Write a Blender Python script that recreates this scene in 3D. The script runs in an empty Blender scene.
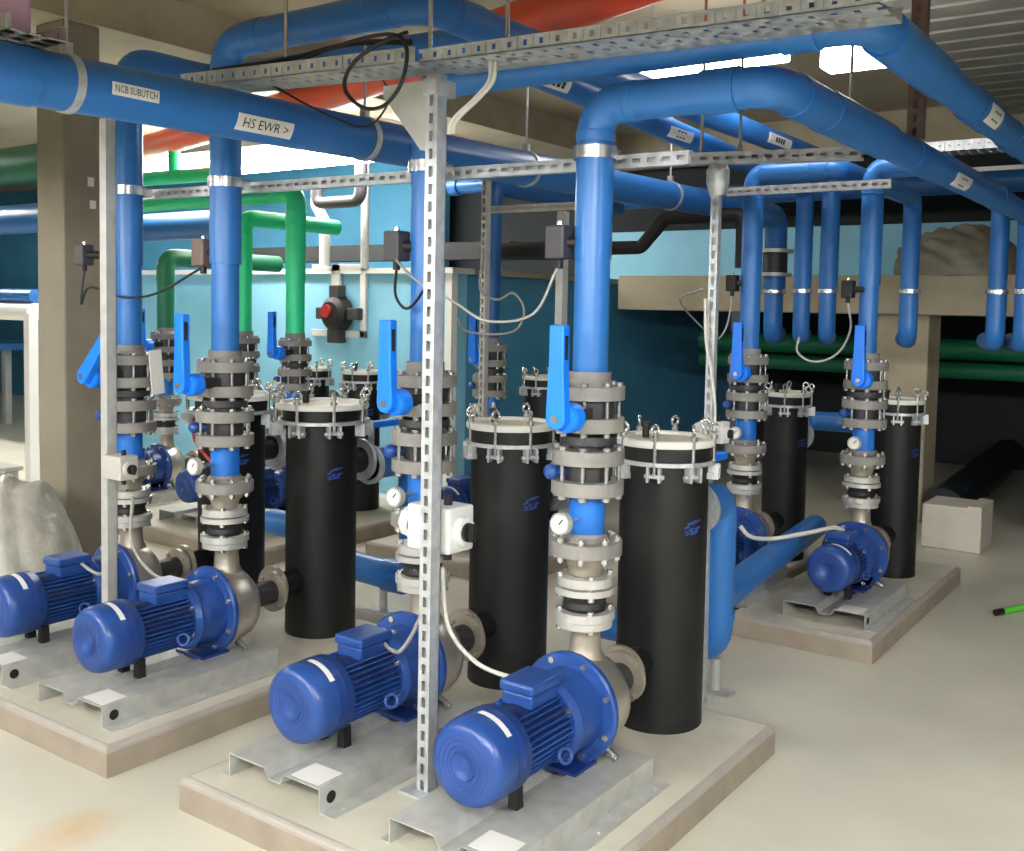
import bpy, math, random
from mathutils import Vector, Matrix
random.seed(7)
C = bpy.context.scene
COL = C.collection
PI = math.pi
H = 1.56                                        # eye height

# ------------------------------------------------------------------ materials
def lin(c): return tuple((x/12.92 if x <= .04045 else ((x+.055)/1.055)**2.4) for x in c)
def hexc(h): return lin(tuple(int(h[i:i+2], 16)/255 for i in (0, 2, 4)))
M = {}
def mat(name, col, rough=.5, metal=0., var=0., scale=8., bump=0., emit=0., alpha=1., spec=.5, trans=0., col2=None, stretch=None):
    m = bpy.data.materials.new(name); m.use_nodes = True
    nt = m.node_tree; b = nt.nodes['Principled BSDF']
    c = hexc(col) if isinstance(col, str) else col
    b.inputs['Base Color'].default_value = (*c, 1)
    b.inputs['Roughness'].default_value = rough
    b.inputs['Metallic'].default_value = metal
    b.inputs['Specular IOR Level'].default_value = spec
    if trans: b.inputs['Transmission Weight'].default_value = trans
    if alpha < 1: b.inputs['Alpha'].default_value = alpha
    if emit:
        b.inputs['Emission Color'].default_value = (*c, 1); b.inputs['Emission Strength'].default_value = emit
    if var or bump:
        tc = nt.nodes.new('ShaderNodeTexCoord'); n = nt.nodes.new('ShaderNodeTexNoise')
        n.inputs['Scale'].default_value = scale; n.inputs['Detail'].default_value = 5
        if stretch:
            mp = nt.nodes.new('ShaderNodeMapping'); mp.inputs['Scale'].default_value = stretch
            nt.links.new(tc.outputs['Object'], mp.inputs['Vector']); nt.links.new(mp.outputs['Vector'], n.inputs['Vector'])
        else:
            nt.links.new(tc.outputs['Object'], n.inputs['Vector'])
        if var:
            r = nt.nodes.new('ShaderNodeValToRGB')
            d = hexc(col2) if col2 else tuple(x*(1-var) for x in c)
            r.color_ramp.elements[0].color = (*d, 1); r.color_ramp.elements[0].position = .36
            r.color_ramp.elements[1].color = (*c, 1); r.color_ramp.elements[1].position = .62
            nt.links.new(n.outputs['Fac'], r.inputs['Fac']); nt.links.new(r.outputs['Color'], b.inputs['Base Color'])
        if bump:
            bp = nt.nodes.new('ShaderNodeBump'); bp.inputs['Strength'].default_value = bump; bp.inputs['Distance'].default_value = .02
            nt.links.new(n.outputs['Fac'], bp.inputs['Height']); nt.links.new(bp.outputs['Normal'], b.inputs['Normal'])
    M[name] = m
    return m
mat('blue_pvc', '2c70ba', .36, var=.1, scale=3)
mat('blue_spool', '1a6cc6', .45)
mat('navy_pvc', '235a96', .45)
mat('motor_blue', '1f4489', .35, var=.12, scale=14)
mat('motor_deep', '17357a', .38)
mat('motor_fin_shade', '0e1f4c', .5)  # darker blue: shade between the cooling fins put into the colour
mat('motor_top', '4766a8', .5)
mat('lever_blue', '0f7af0', .4)
mat('galv', 'ced2d4', .42, .5, var=.22, scale=22)
mat('galv_dull', 'c4c5c0', .5, .35, var=.15, scale=18)
mat('chrome', 'd2d2cf', .25, .9)
mat('stainless', 'c9c4ba', .34, .8, var=.12, scale=10)
mat('cast_steel', 'b0a89a', .42, .5, var=.2, scale=16)
mat('grey_flange', '86837f', .5, var=.15, scale=12)
mat('bellow_flange', 'c4c3bf', .42, .45)
mat('dark_body', '2c2c2f', .5)
mat('rubber', '111213', .6)
mat('black_pe', '0f1011', .5, var=.25, scale=6, spec=.35)
mat('black_gloss', '0f1011', .35)
mat('lid_white', 'd9d8d0', .45)
mat('lid_beige', 'c9c2a6', .5)
mat('white', 'e9e9e4', .45)
mat('white_box', 'd9dad8', .45)
mat('grey_box', 'b9b6ae', .5)
mat('floor', 'd0cdbd', .42, var=1, scale=1.1, col2='c3c0b1', spec=.4)
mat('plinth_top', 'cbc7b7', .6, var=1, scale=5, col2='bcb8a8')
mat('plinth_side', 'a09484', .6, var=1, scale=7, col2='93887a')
mat('plinth_edge', 'a9a29a', .4, var=.12, scale=9)
mat('concrete', '8e8676', .8, var=1, scale=2.4, col2='7d766a', bump=.15)
mat('concrete_light', 'b0a791', .8, var=1, scale=2.4, col2='a1987f', bump=.15)
mat('ceiling', 'b3a68e', .85, var=1, scale=1.2, col2='a4977f')
mat('deck_metal', '9b988c', .6, .2, var=.2, scale=5)
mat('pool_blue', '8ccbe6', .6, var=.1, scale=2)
mat('pool_blue_shade', '4c96bb', .6, var=.15, scale=2)  # pool blue darkened: shade of the basin side put into the colour
mat('dark_wall_and_shade', '1c2226', .8)  # dark grey left wall; on recess and opening, shade put into the colour
mat('green_pvc', '24d894', .42, var=.1, scale=4)
mat('dark_green', '0e6b48', .5)
mat('orange_pipe', 'f0562c', .45)
mat('yellow', 'd8b93a', .5)
mat('red', 'a52a25', .45)
mat('red_cable', 'c24a42', .5)
mat('plastic_sheet', 'c9c7bb', .35, var=.25, scale=9, bump=.6)
mat('dark_plastic', '938d7f', .5, var=.25, scale=9, bump=.6)  # darker grey-brown than the other plastic sheet
mat('pink', 'e3b9dc', .4)
mat('cable_grey', '9a9a94', .5)
mat('cable_white', 'cfcdc4', .5)
mat('cable_black', '17181a', .5)
mat('sensor', '3d3b3e', .5)
mat('sensor_brown', '6d5a50', .5)
mat('paper', 'e6e4de', .6)
mat('ink', '2a2a30', .6)
mat('smudge', '1f3f86', .5)
mat('shaded_pipe', '10161f', .5)  # blue pipe darkened: shade of the recess put into its colour
mat('lime', '5fd23a', .4)
mat('foam_box', 'c9c3b6', .7, var=.1, scale=6)
mat('hole', '101010', .8)
mat('tube_light', (1, .985, .95), .5, emit=17.)
mat('tube_bright', (1, .99, .96), .5, emit=40.)
mat('rust_stain', 'c9a468', .5)
M['floor_stain'] = M['rust_stain']

# ------------------------------------------------------------------ mesh builder
class MB:
    def __init__(s): s.v = []; s.f = []; s.sm = []
    def add(s, vs, fs, smooth=False):
        o = len(s.v); s.v += [tuple(v) for v in vs]
        for f in fs: s.f.append(tuple(i+o for i in f)); s.sm.append(smooth)
        return s
    def box(s, lo, hi, rot=None, piv=None):
        x0, y0, z0 = lo; x1, y1, z1 = hi
        vs = [Vector(p) for p in ((x0,y0,z0),(x1,y0,z0),(x1,y1,z0),(x0,y1,z0),(x0,y0,z1),(x1,y0,z1),(x1,y1,z1),(x0,y1,z1))]
        if rot is not None:
            p = Vector(piv) if piv else (Vector(lo)+Vector(hi))/2
            vs = [p + rot @ (v-p) for v in vs]
        return s.add(vs, [(0,3,2,1),(4,5,6,7),(0,1,5,4),(1,2,6,5),(2,3,7,6),(3,0,4,7)])
    def lathe(s, p0, d, prof, n=28, sharp=True):
        """rings at t along d from p0 with radius r"""
        p0 = Vector(p0); d = Vector(d).normalized()
        a = d.orthogonal().normalized() if abs(d.z) < .99 else Vector((1,0,0)); b = d.cross(a)
        cs = [(math.cos(2*PI*k/n), math.sin(2*PI*k/n)) for k in range(n)]
        ring = lambda t, r: [p0+d*t+(a*c+b*q)*r for c, q in cs]
        if sharp:
            for (t0, r0), (t1, r1) in zip(prof[:-1], prof[1:]):
                flat = abs(t1-t0) < 1e-7
                if r0 < 1e-7: s.add([p0+d*t0]+ring(t1, r1), [(0, 1+k, 1+(k+1) % n) for k in range(n)], not flat)
                elif r1 < 1e-7: s.add(ring(t0, r0)+[p0+d*t1], [(k, n, (k+1) % n)[::-1] if False else (k, (k+1) % n, n) for k in range(n)], not flat)
                else: s.add(ring(t0, r0)+ring(t1, r1), [(k, (k+1) % n, n+(k+1) % n, n+k) for k in range(n)], not flat)
        else:
            vs = []; fs = []
            for t, r in prof: vs += ring(t, max(r, 1e-5))
            for i in range(len(prof)-1):
                fs += [(i*n+k, i*n+(k+1) % n, (i+1)*n+(k+1) % n, (i+1)*n+k) for k in range(n)]
            s.add(vs, fs, True)
        return s
    def cyl(s, p0, p1, r, r1=None, n=24, cap=True):
        p0 = Vector(p0); p1 = Vector(p1); L = (p1-p0).length; r1 = r if r1 is None else r1
        prof = [(0, r), (L, r1)]
        if cap: prof = [(0, 0)]+prof+[(L, 0)]
        return s.lathe(p0, p1-p0, prof, n)
    def ring(s, c, d, t, r0, r1, n=28):
        """a flat washer, thickness t, inner r0 outer r1"""
        return s.lathe(c, d, [(0, r0), (0, r1), (t, r1), (t, r0), (0, r0)], n)
    def tube(s, pts, r, n=12, cap=True, radii=None):
        pts = [Vector(p) for p in pts]; m = len(pts)
        T = []
        for i in range(m):
            t = pts[min(i+1, m-1)]-pts[max(i-1, 0)]
            T.append(t.normalized())
        a = T[0].orthogonal().normalized(); vs = []; fs = []
        for i in range(m):
            a = (a-T[i]*a.dot(T[i])).normalized(); b = T[i].cross(a)
            rr = radii[i] if radii else r
            vs += [pts[i]+(a*math.cos(2*PI*k/n)+b*math.sin(2*PI*k/n))*rr for k in range(n)]
        for i in range(m-1):
            fs += [(i*n+k, i*n+(k+1) % n, (i+1)*n+(k+1) % n, (i+1)*n+k) for k in range(n)]
        s.add(vs, fs, True)
        if cap:
            s.add(vs[:n], [tuple(range(n))[::-1]]); s.add(vs[-n:], [tuple(range(n))])
        return s
    def torus(s, c, d, R, r, n=20, k=8):
        c = Vector(c); d = Vector(d).normalized(); a = d.orthogonal().normalized(); b = d.cross(a)
        vs = []; fs = []
        for i in range(n):
            e = a*math.cos(2*PI*i/n)+b*math.sin(2*PI*i/n)
            for j in range(k): vs.append(c+e*(R+r*math.cos(2*PI*j/k))+d*(r*math.sin(2*PI*j/k)))
        for i in range(n):
            for j in range(k):
                fs.append((i*k+j, ((i+1) % n)*k+j, ((i+1) % n)*k+(j+1) % k, i*k+(j+1) % k))
        return s.add(vs, fs, True)
    def ball(s, c, r, n=12, sc=(1,1,1)):
        vs = []; fs = []; c = Vector(c)
        for i in range(n+1):
            th = PI*i/n
            for k in range(2*n):
                ph = PI*k/n
                vs.append(c+Vector((r*sc[0]*math.sin(th)*math.cos(ph), r*sc[1]*math.sin(th)*math.sin(ph), r*sc[2]*math.cos(th))))
        for i in range(n):
            for k in range(2*n):
                fs.append((i*2*n+k, i*2*n+(k+1) % (2*n), (i+1)*2*n+(k+1) % (2*n), (i+1)*2*n+k)[::-1])
        return s.add(vs, fs, True)
    def prism(s, poly, o, u, v, w):
        """polygon (2D) in plane o+u*x+v*y extruded by vector w"""
        o = Vector(o); u = Vector(u); v = Vector(v); w = Vector(w); n = len(poly)
        vs = [o+u*x+v*y for x, y in poly]; vs += [p+w for p in vs]
        fl = u.cross(v).dot(w) < 0
        fs = [tuple(range(n))[::-1], tuple(range(n, 2*n))]+[(i, (i+1) % n, n+(i+1) % n, n+i) for i in range(n)]
        if fl: fs = [f[::-1] for f in fs]
        return s.add(vs, fs)
    def mesh(s, name, m):
        me = bpy.data.meshes.new(name); me.from_pydata(s.v, [], s.f)
        me.polygons.foreach_set('use_smooth', s.sm)
        if m: me.materials.append(M[m] if isinstance(m, str) else m)
        me.update(); return me
    def build(s, name, m, parent=None, bevel=0, loc=None):
        o = bpy.data.objects.new(name, s.mesh(name, m)); COL.objects.link(o)
        if parent is not None: o.parent = parent
        if loc: o.location = loc
        if bevel:
            b = o.modifiers.new('bevel', 'BEVEL'); b.width = bevel; b.segments = 2; b.limit_method = 'ANGLE'; b.angle_limit = .6
        return o

def tag(o, label=None, cat=None, group=None, kind=None):
    if label: o['label'] = label
    if cat: o['category'] = cat
    if group: o['group'] = group
    if kind: o['kind'] = kind
    return o
def thing(name, label, cat, loc=(0,0,0), group=None):
    o = bpy.data.objects.new(name, None); COL.objects.link(o); o.location = loc; o.empty_display_size = .05
    return tag(o, label, cat, group)
def copy_tree(o, parent=None):
    c = o.copy(); COL.objects.link(c)
    if parent is not None: c.parent = parent
    for ch in list(o.children): copy_tree(ch, c)
    return c
def bend(pts, R, seg=7):
    """polyline with rounded corners"""
    pts = [Vector(p) for p in pts]; out = [pts[0]]
    for i in range(1, len(pts)-1):
        a, b, c = pts[i-1], pts[i], pts[i+1]
        u = (a-b).normalized(); w = (c-b).normalized(); ang = u.angle(w)
        d = min(R/math.tan(ang/2) if ang < PI-.01 else 0, .49*(a-b).length, .49*(c-b).length)
        if d < 1e-4: out.append(b); continue
        p, q = b+u*d, b+w*d
        for k in range(seg+1):
            t = k/seg; out.append(p*(1-t)**2+b*2*t*(1-t)+q*t*t)
    out.append(pts[-1]); return out
def pipe(pts, r, R=None, n=24, seg=8):
    return MB().tube(bend(pts, R or 1.3*r, seg), r, n)
def spline(pts, seg=8):
    P = [Vector(p) for p in pts]; P = [P[0]*2-P[1]]+P+[P[-1]*2-P[-2]]; out = []
    for i in range(1, len(P)-2):
        for k in range(seg):
            t = k/seg
            out.append(.5*((2*P[i])+(P[i+1]-P[i-1])*t+(2*P[i-1]-5*P[i]+4*P[i+1]-P[i+2])*t*t+(3*P[i]-P[i-1]-3*P[i+1]+P[i+2])*t**3))
    out.append(P[-2]); return out
def cable(name, label, pts, r, m, cat='cable', seg=8):
    o = MB().tube(spline(pts, seg), r, 8).build(name, m); return tag(o, label, cat)
def sleeve(c, d, L, r, rin):
    """a pipe socket: short collar with rounded ends"""
    return MB().lathe(Vector(c)-Vector(d).normalized()*L/2, d, [(0, rin), (.003, r-.003), (.008, r), (L-.008, r), (L-.003, r-.003), (L, rin)], 24)
def text_mesh(txt, size, m):
    cu = bpy.data.curves.new('lettering', 'FONT'); cu.body = txt; cu.size = size; cu.align_x = 'CENTER'; cu.align_y = 'CENTER'; cu.resolution_u = 2
    o = bpy.data.objects.new('lettering', cu); COL.objects.link(o)
    bpy.context.view_layer.update()
    me = bpy.data.meshes.new_from_object(o.evaluated_get(bpy.context.evaluated_depsgraph_get()))
    bpy.data.objects.remove(o)
    return [tuple(v.co) for v in me.vertices], [tuple(p.vertices) for p in me.polygons]
def pipe_plate(parent, cen, axis, r, ang, L, W, txt=None, marks=None, flip=1):
    """a white label bent round a pipe. cen: on the pipe axis; ang: angle from up towards side = axis x up"""
    axis = Vector(axis).normalized(); up = Vector((0,0,1)); side = axis.cross(up).normalized()
    def P(x, y, off):
        a = ang - y/r                      # y up the label -> towards the top of the pipe
        return Vector(cen)+axis*x*flip+(up*math.cos(a)+side*math.sin(a))*(r+off)
    n = 8; vs = []; fs = []
    for i in range(n+1):
        y = -W/2+W*i/n
        vs += [P(-L/2, y, .004), P(L/2, y, .004), P(-L/2, y, .0005), P(L/2, y, .0005)]
    for i in range(n):
        a = 4*i; b = a+4
        fs += [(a, a+1, b+1, b), (a+2, b+2, b+3, a+3), (a, b, b+2, a+2), (a+1, a+3, b+3, b+1)]
    k = 4*n; fs += [(0, 2, 3, 1), (k, k+1, k+3, k+2)]
    pl = MB().add(vs, fs).build('label_plate', 'paper', parent)
    b = MB()
    if txt:
        tv, tf = text_mesh(txt, W*.78, None)
        xs = [v[0] for v in tv]; w = max(xs)-min(xs); s = min(1, L*.9/w)
        b.add([P(v[0]*s, v[1], .0055) for v in tv], tf)
    if marks:
        for x0, x1, y0, y1 in marks:
            b.add([P(x0, y0, .0055), P(x1, y0, .0055), P(x1, y1, .0055), P(x0, y1, .0055)], [(0,1,2,3)])
    if b.v: b.build('lettering', 'ink', pl)
    return pl
def hexnut(mb, c, d, r, h): mb.lathe(c, d, [(0, 0), (0, r), (h, r), (h, 0)], 6)

# ------------------------------------------------------------------ setting
def structure(name, mb, m, bevel=0):
    o = mb.build(name, m, None, bevel); o['kind'] = 'structure'; return o
structure('floor', MB().box((-18, -4, -.1), (5, 12.2, 0)), 'floor')
structure('ceiling', MB().box((-18, -4, 3.32), (-1.78, 12.2, 3.42)), 'ceiling')
# corrugated deck on the right
dk = MB(); y = 1.0
while y < 12.1:
    dk.prism([(y,3.20),(y+.19,3.20),(y+.20,3.265),(y+.235,3.265),(y+.245,3.20),(y+.25,3.20),(y+.25,3.272),(y,3.272)], (-1.78,0,0), (0,1,0), (0,0,1), (6.78,0,0)); y += .25
structure('ceiling_deck', dk, 'deck_metal')
structure('ceiling_slab', MB().box((-1.78, -4, 3.275), (5, 12.2, 3.42)), 'concrete')
structure('trim_1', MB().box((-1.84, 1.0, 3.14), (-1.775, 12.1, 3.32)), 'concrete_light')
structure('beam_left', MB().box((-5.65, -4, 3.06), (-5.2, 9, 3.32)), 'concrete_light')
structure('wall_left', MB().box((-18.1, -4, 0), (-18, 12.2, 3.42)), 'dark_wall_and_shade')
structure('wall_back', MB().box((-5.45, 9.0, 1.885), (5, 9.12, 2.36)), 'pool_blue')
structure('wall_back_upper', MB().box((-5.45, 9.0, 2.98), (5, 9.12, 3.32)), 'concrete_light')
structure('wall_back_left', MB().box((-18, 9.0, 0), (-7.5, 9.12, 3.32)), 'pool_blue_shade')
structure('wall_back_shade', MB().box((-18, 9.3, 1.885), (5, 9.4, 3.32)), 'dark_wall_and_shade')  # near-black sheet standing in for the shade of the opening
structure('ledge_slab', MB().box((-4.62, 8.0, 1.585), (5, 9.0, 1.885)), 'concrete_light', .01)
structure('wall_recess', MB().box((-5.0, 11.6, 0), (5, 11.7, 1.9)), 'dark_wall_and_shade')  # near-black so the recess under the ledge looks shaded
structure('ceiling_recess', MB().box((-5.0, 9.0, 1.60), (5, 12.2, 1.88)), 'dark_wall_and_shade')  # same painted shade as the recess wall
# pool basin behind
structure('wall_basin_front', MB().box((-9.2, 6.3, 0), (-5.15, 6.5, 1.84)), 'pool_blue', .006)
structure('wall_basin_side', MB().box((-5.35, 6.5, 0), (-5.15, 11.7, 1.84)), 'pool_blue_shade')
structure('trim_2', MB().box((-9.2, 6.26, 1.84), (-5.11, 6.54, 1.885)), 'white')
structure('trim_3', MB().box((-5.36, 6.54, 1.84), (-5.11, 9.0, 1.885)), 'concrete_light')
structure('trim_4', MB().box((-5.205, 6.288, 0), (-5.138, 6.36, 1.84)), 'white')
structure('pillar_left', MB().box((-5.50, 3.11, 0), (-5.235, 3.33, 3.06)), 'concrete', .012)
structure('pillar_recess', MB().box((-2.36, 8.08, 0), (-1.95, 8.45, 1.585)), 'concrete_light', .012)

# orange stain on the floor
st = MB(); ring = []
for k in range(28):
    a = 2*PI*k/28; rr = 1+.25*math.sin(3*a)+.14*math.sin(7*a+1)
    ring.append(Vector((-2.62+.16*rr*math.cos(a), 1.54+.07*rr*math.sin(a), .0006)))
# (the stain is blended into the floor material below)

# plinths: top face, bullnosed edge, brown side
def plinth(name, label, x0, x1, y0, y1, z=.104):
    t = thing(name, label, 'plinth', ((x0+x1)/2, (y0+y1)/2, 0), 'concrete plinths under the pumps')
    cx, cy = (x0+x1)/2, (y0+y1)/2; a, b = (x1-x0)/2, (y1-y0)/2; e = .022
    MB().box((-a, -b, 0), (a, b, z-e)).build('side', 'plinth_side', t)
    m = MB(); L = []
    for k in range(5):
        th = PI/2*k/4; L.append((e*(1-math.cos(th)), z-e+e*math.sin(th)))
    for (i0, z0), (i1, z1) in zip(L[:-1], L[1:]):
        for sx, sy, ex, ey in ((-1,-1,1,-1), (1,-1,1,1), (1,1,-1,1), (-1,1,-1,-1)):
            m.add([((a-i0)*sx, (b-i0)*sy, z0), ((a-i0)*ex, (b-i0)*ey, z0), ((a-i1)*ex, (b-i1)*ey, z1), ((a-i1)*sx, (b-i1)*sy, z1)], [(0,1,2,3)], True)
    m.build('rounded_edge', 'plinth_edge', t)
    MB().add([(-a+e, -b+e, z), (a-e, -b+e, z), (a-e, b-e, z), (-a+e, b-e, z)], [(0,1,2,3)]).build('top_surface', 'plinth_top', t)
    return t
plinth('concrete_plinth', 'low concrete plinth nearest the camera under the two front pumps', -2.62, -1.295, 1.92, 3.44)
plinth('concrete_plinth', 'low concrete plinth beside the pillar under the two left pumps', -4.7, -2.98, 1.905, 3.44)
plinth('concrete_plinth', 'low concrete plinth standing alone on the right by the foam box', -2.0, -1.295, 4.60, 6.35)
plinth('concrete_plinth', 'concrete plinth under the rear pump behind the blue suction pipe', -2.72, -2.07, 4.60, 6.35)
plinth('concrete_plinth', 'far left concrete plinth carrying the pumps with green risers', -7.2, -4.73, 4.02, 5.75)
plinth('concrete_plinth', 'concrete plinth in front of the blue basin wall corner', -4.42, -3.3, 4.60, 6.1)

# ------------------------------------------------------------------ one pump line (prototypes at the origin: riser axis x=0 y=0)
ZS = .104; ZB = ZS+.07; ZA = .345
def make_pump(a, b0, b1, ty, tr, fk=1.):
    t = thing('pump', 'pump', 'pump', (0, 0, ZS))
    dz = -ZS
    sh = lambda p: (p[0], p[1], p[2]+dz)
    def part(mb, name, m, parent=t, bevel=0):
        mb.v = [sh(v) for v in mb.v]
        return mb.build(name, m, parent, bevel)
    # folded galvanised base frame
    sec = [(-.225,0),(-.19,0),(-.19,.07),(-.035,.07),(-.016,.04),(.036,.04),(.055,.07),(.20,.07),(.20,0),(.262,0)]
    th = .004
    up = [(-.225,th),(-.19-th,th),(-.19-th,.07+th),(-.035,.07+th),(-.016,.04+th),(.036,.04+th),(.055,.07+th),(.20+th,.07+th),(.20+th,th),(.262,th)]
    f = MB()
    for i in range(len(sec)-1):
        q = [sec[i], sec[i+1], up[i+1], up[i]]
        vs = [(x, b0, ZS+z) for x, z in q]+[(x, b1, ZS+z) for x, z in q]
        f.add(vs, [(0,1,2,3),(7,6,5,4),(0,4,5,1),(1,5,6,2),(2,6,7,3),(3,7,4,0)])
    for yy in (b0+.06, (b0+b1)/2, b1-.06):
        for sx in (-1, 1): hexnut(f, (.018+sx*.222, yy, ZS+th), (0,0,1), .007, .006)
    base = part(f, 'base_frame', 'galv_dull')
    part(MB().cyl((.2035, b0+.045, ZS+.035), (.2055, b0+.045, ZS+.035), .018, n=16), 'cable_hole', 'hole', base)
    part(MB().box((.07, b0+.012, ZB+th), (.185, b0+.11, ZB+th+.0015)), 'paper_label', 'paper', base)
    # motor
    A = lambda y: (0, y, ZA)
    fc = MB().lathe(A(a), (0,1,0), [(t_, r_*fk) for t_, r_ in [(.012,0),(.012,.028),(.004,.034),(.003,.085),(.006,.1),(.014,.112),(.028,.119),(.05,.122),(.155,.122),(.158,.118),(.158,.105)]], 36, False)
    mo = part(fc, 'fan_cover', 'motor_blue')
    for rr in (.045, .06, .075): 
        pass
    gr = MB()
    for rr in (.04, .054, .068, .082): gr.torus(A(a+.004), (0,1,0), rr, .0022, 28, 6)
    part(gr, 'fan_grille', 'motor_deep', mo)
    sk = MB()
    for q in range(6):
        vs = []
        for an in (math.radians(40+9*q), math.radians(49+9*q)):
            for yy in (.075, .098): vs.append((.1228*fk*math.cos(an), a+yy, ZA+.1228*fk*math.sin(an)))
        sk.add(vs, [(0, 2, 3, 1)], True)
    part(sk, 'white_sticker', 'paper', mo)
    part(MB().lathe(A(a+.095), (0,1,0), [(0,.1225*fk),(.0,.1232*fk),(.03,.1232*fk),(.03,.1225*fk)], 36), 'seam_band', 'motor_deep', mo)
    y0, y1 = a+.155, -.205
    mb = MB().lathe(A(y0), (0,1,0), [(0,0),(0,.094),(y1-y0,.094),(y1-y0,0)], 32)
    fb = MB()
    for k in range(40):
        an = 2*PI*k/40
        if not (math.radians(62) < an < math.radians(118)):
            ca, sa = math.cos(an), math.sin(an)
            R = Matrix.Rotation(-an, 3, 'Y')
            c = Vector((.1*ca, 0, ZA+.1*sa))
            fb.box((c.x-.012, y0+.005, c.z-.0022), (c.x+.012, y1-.004, c.z+.0022), R)
    body = part(mb, 'motor_body', 'motor_fin_shade')
    part(fb, 'cooling_fins', 'motor_blue', body)
    yc = y1-.085
    tb = part(MB().box((-.054, yc-.068, ZA+.085), (.054, yc+.068, ZA+.125)), 'terminal_box', 'motor_blue', body, .006)
    part(MB().box((-.06, yc-.075, ZA+.125), (.06, yc+.075, ZA+.157)), 'box_cover', 'motor_blue', tb, .008)
    part(MB().torus((.125, yc-.0, ZA-.045), (1,-.5,.45), .020, .0065), 'lifting_eye', 'motor_blue', body)
    part(MB().lathe(A(y1-.02), (0,1,0), [(0,.094),(0,.118),(.022,.128),(.03,.128),(.03,.09)], 36), 'end_shield', 'motor_blue', body)
    # lantern and drive flange
    lm = MB().lathe(A(y1), (0,1,0), [(0,.09),(.01,.112),(.04,.12),(-y1-.085,.128)], 36)
    lm.lathe(A(-.088), (0,1,0), [(0,.12),(0,.164),(.006,.170),(.022,.170),(.028,.164),(.028,.1)], 40)
    fl = part(lm, 'drive_flange', 'motor_blue')
    for k in range(8):
        an = 2*PI*(k+.5)/8; bo = MB(); hexnut(bo, (.151*math.cos(an), -.098, ZA+.151*math.sin(an)), (0,1,0), .011, .012); part(bo, 'flange_bolt', 'chrome', fl)
    for k in range(6):
        an = 2*PI*(k+.5)/6; bo = MB(); hexnut(bo, (.108*math.cos(an), y1-.032, ZA+.108*math.sin(an)), (0,1,0), .009, .014); part(bo, 'flange_bolt', 'chrome', fl)
    part(MB().prism([(-.075,ZB),(.075,ZB),(.105,ZA-.10),(-.105,ZA-.10)], (0,-.088,0), (1,0,0), (0,0,1), (0,.028,0)).box((-.085,-.17,ZB),(.085,-.045,ZB+.014)), 'pump_foot', 'motor_deep', fl)
    for sx in (-1, 1):
        part(MB().prism([(sx*.05-.016,ZB+th),(sx*.05+.016,ZB+th),(sx*.05+.012,ZA-.1),(sx*.05-.012,ZA-.1)], (0,a+.165,0), (1,0,0), (0,0,1), (0,.032,0)), 'motor_foot', 'rubber')
    # casing with discharge neck and suction neck
    cs = MB().lathe(A(-.06), (0,1,0), [(0,.0),(0,.146),(.01,.150),(.09,.148),(.12,.14),(.145,.118),(.155,.09),(.162,.060),(.18,.052)], 36, False)
    ca = part(cs, 'pump_casing', 'stainless')
    part(MB().cyl(A(.10), A(.245), .05), 'suction_neck', 'dark_body', ca)
    part(MB().lathe((0,.01,ZA+.10), (0,0,1), [(0,.085),(.035,.062),(.06,.05),(.11,.046),(.145,.05)], 28, False), 'discharge_neck', 'cast_steel', ca)
    part(MB().cyl((.08,-.0,ZA-.135),(.13,-.0,ZA-.16),.014,n=10), 'drain_plug', 'chrome', ca)
    sf = MB().ring(A(.240), (0,1,0), .018, .05, .086)
    for k in range(4):
        an = 2*PI*(k+.5)/4; c = (.073*math.cos(an), .245, ZA+.073*math.sin(an)); sf.cyl((c[0], .228, c[2]), (c[0], .258, c[2]), .009, n=8)
    sfp = part(sf, 'suction_flange', 'cast_steel')
    part(MB().ring(A(.258), (0,1,0), .010, .04, .076), 'gasket', 'rubber', sfp)
    return t
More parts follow.
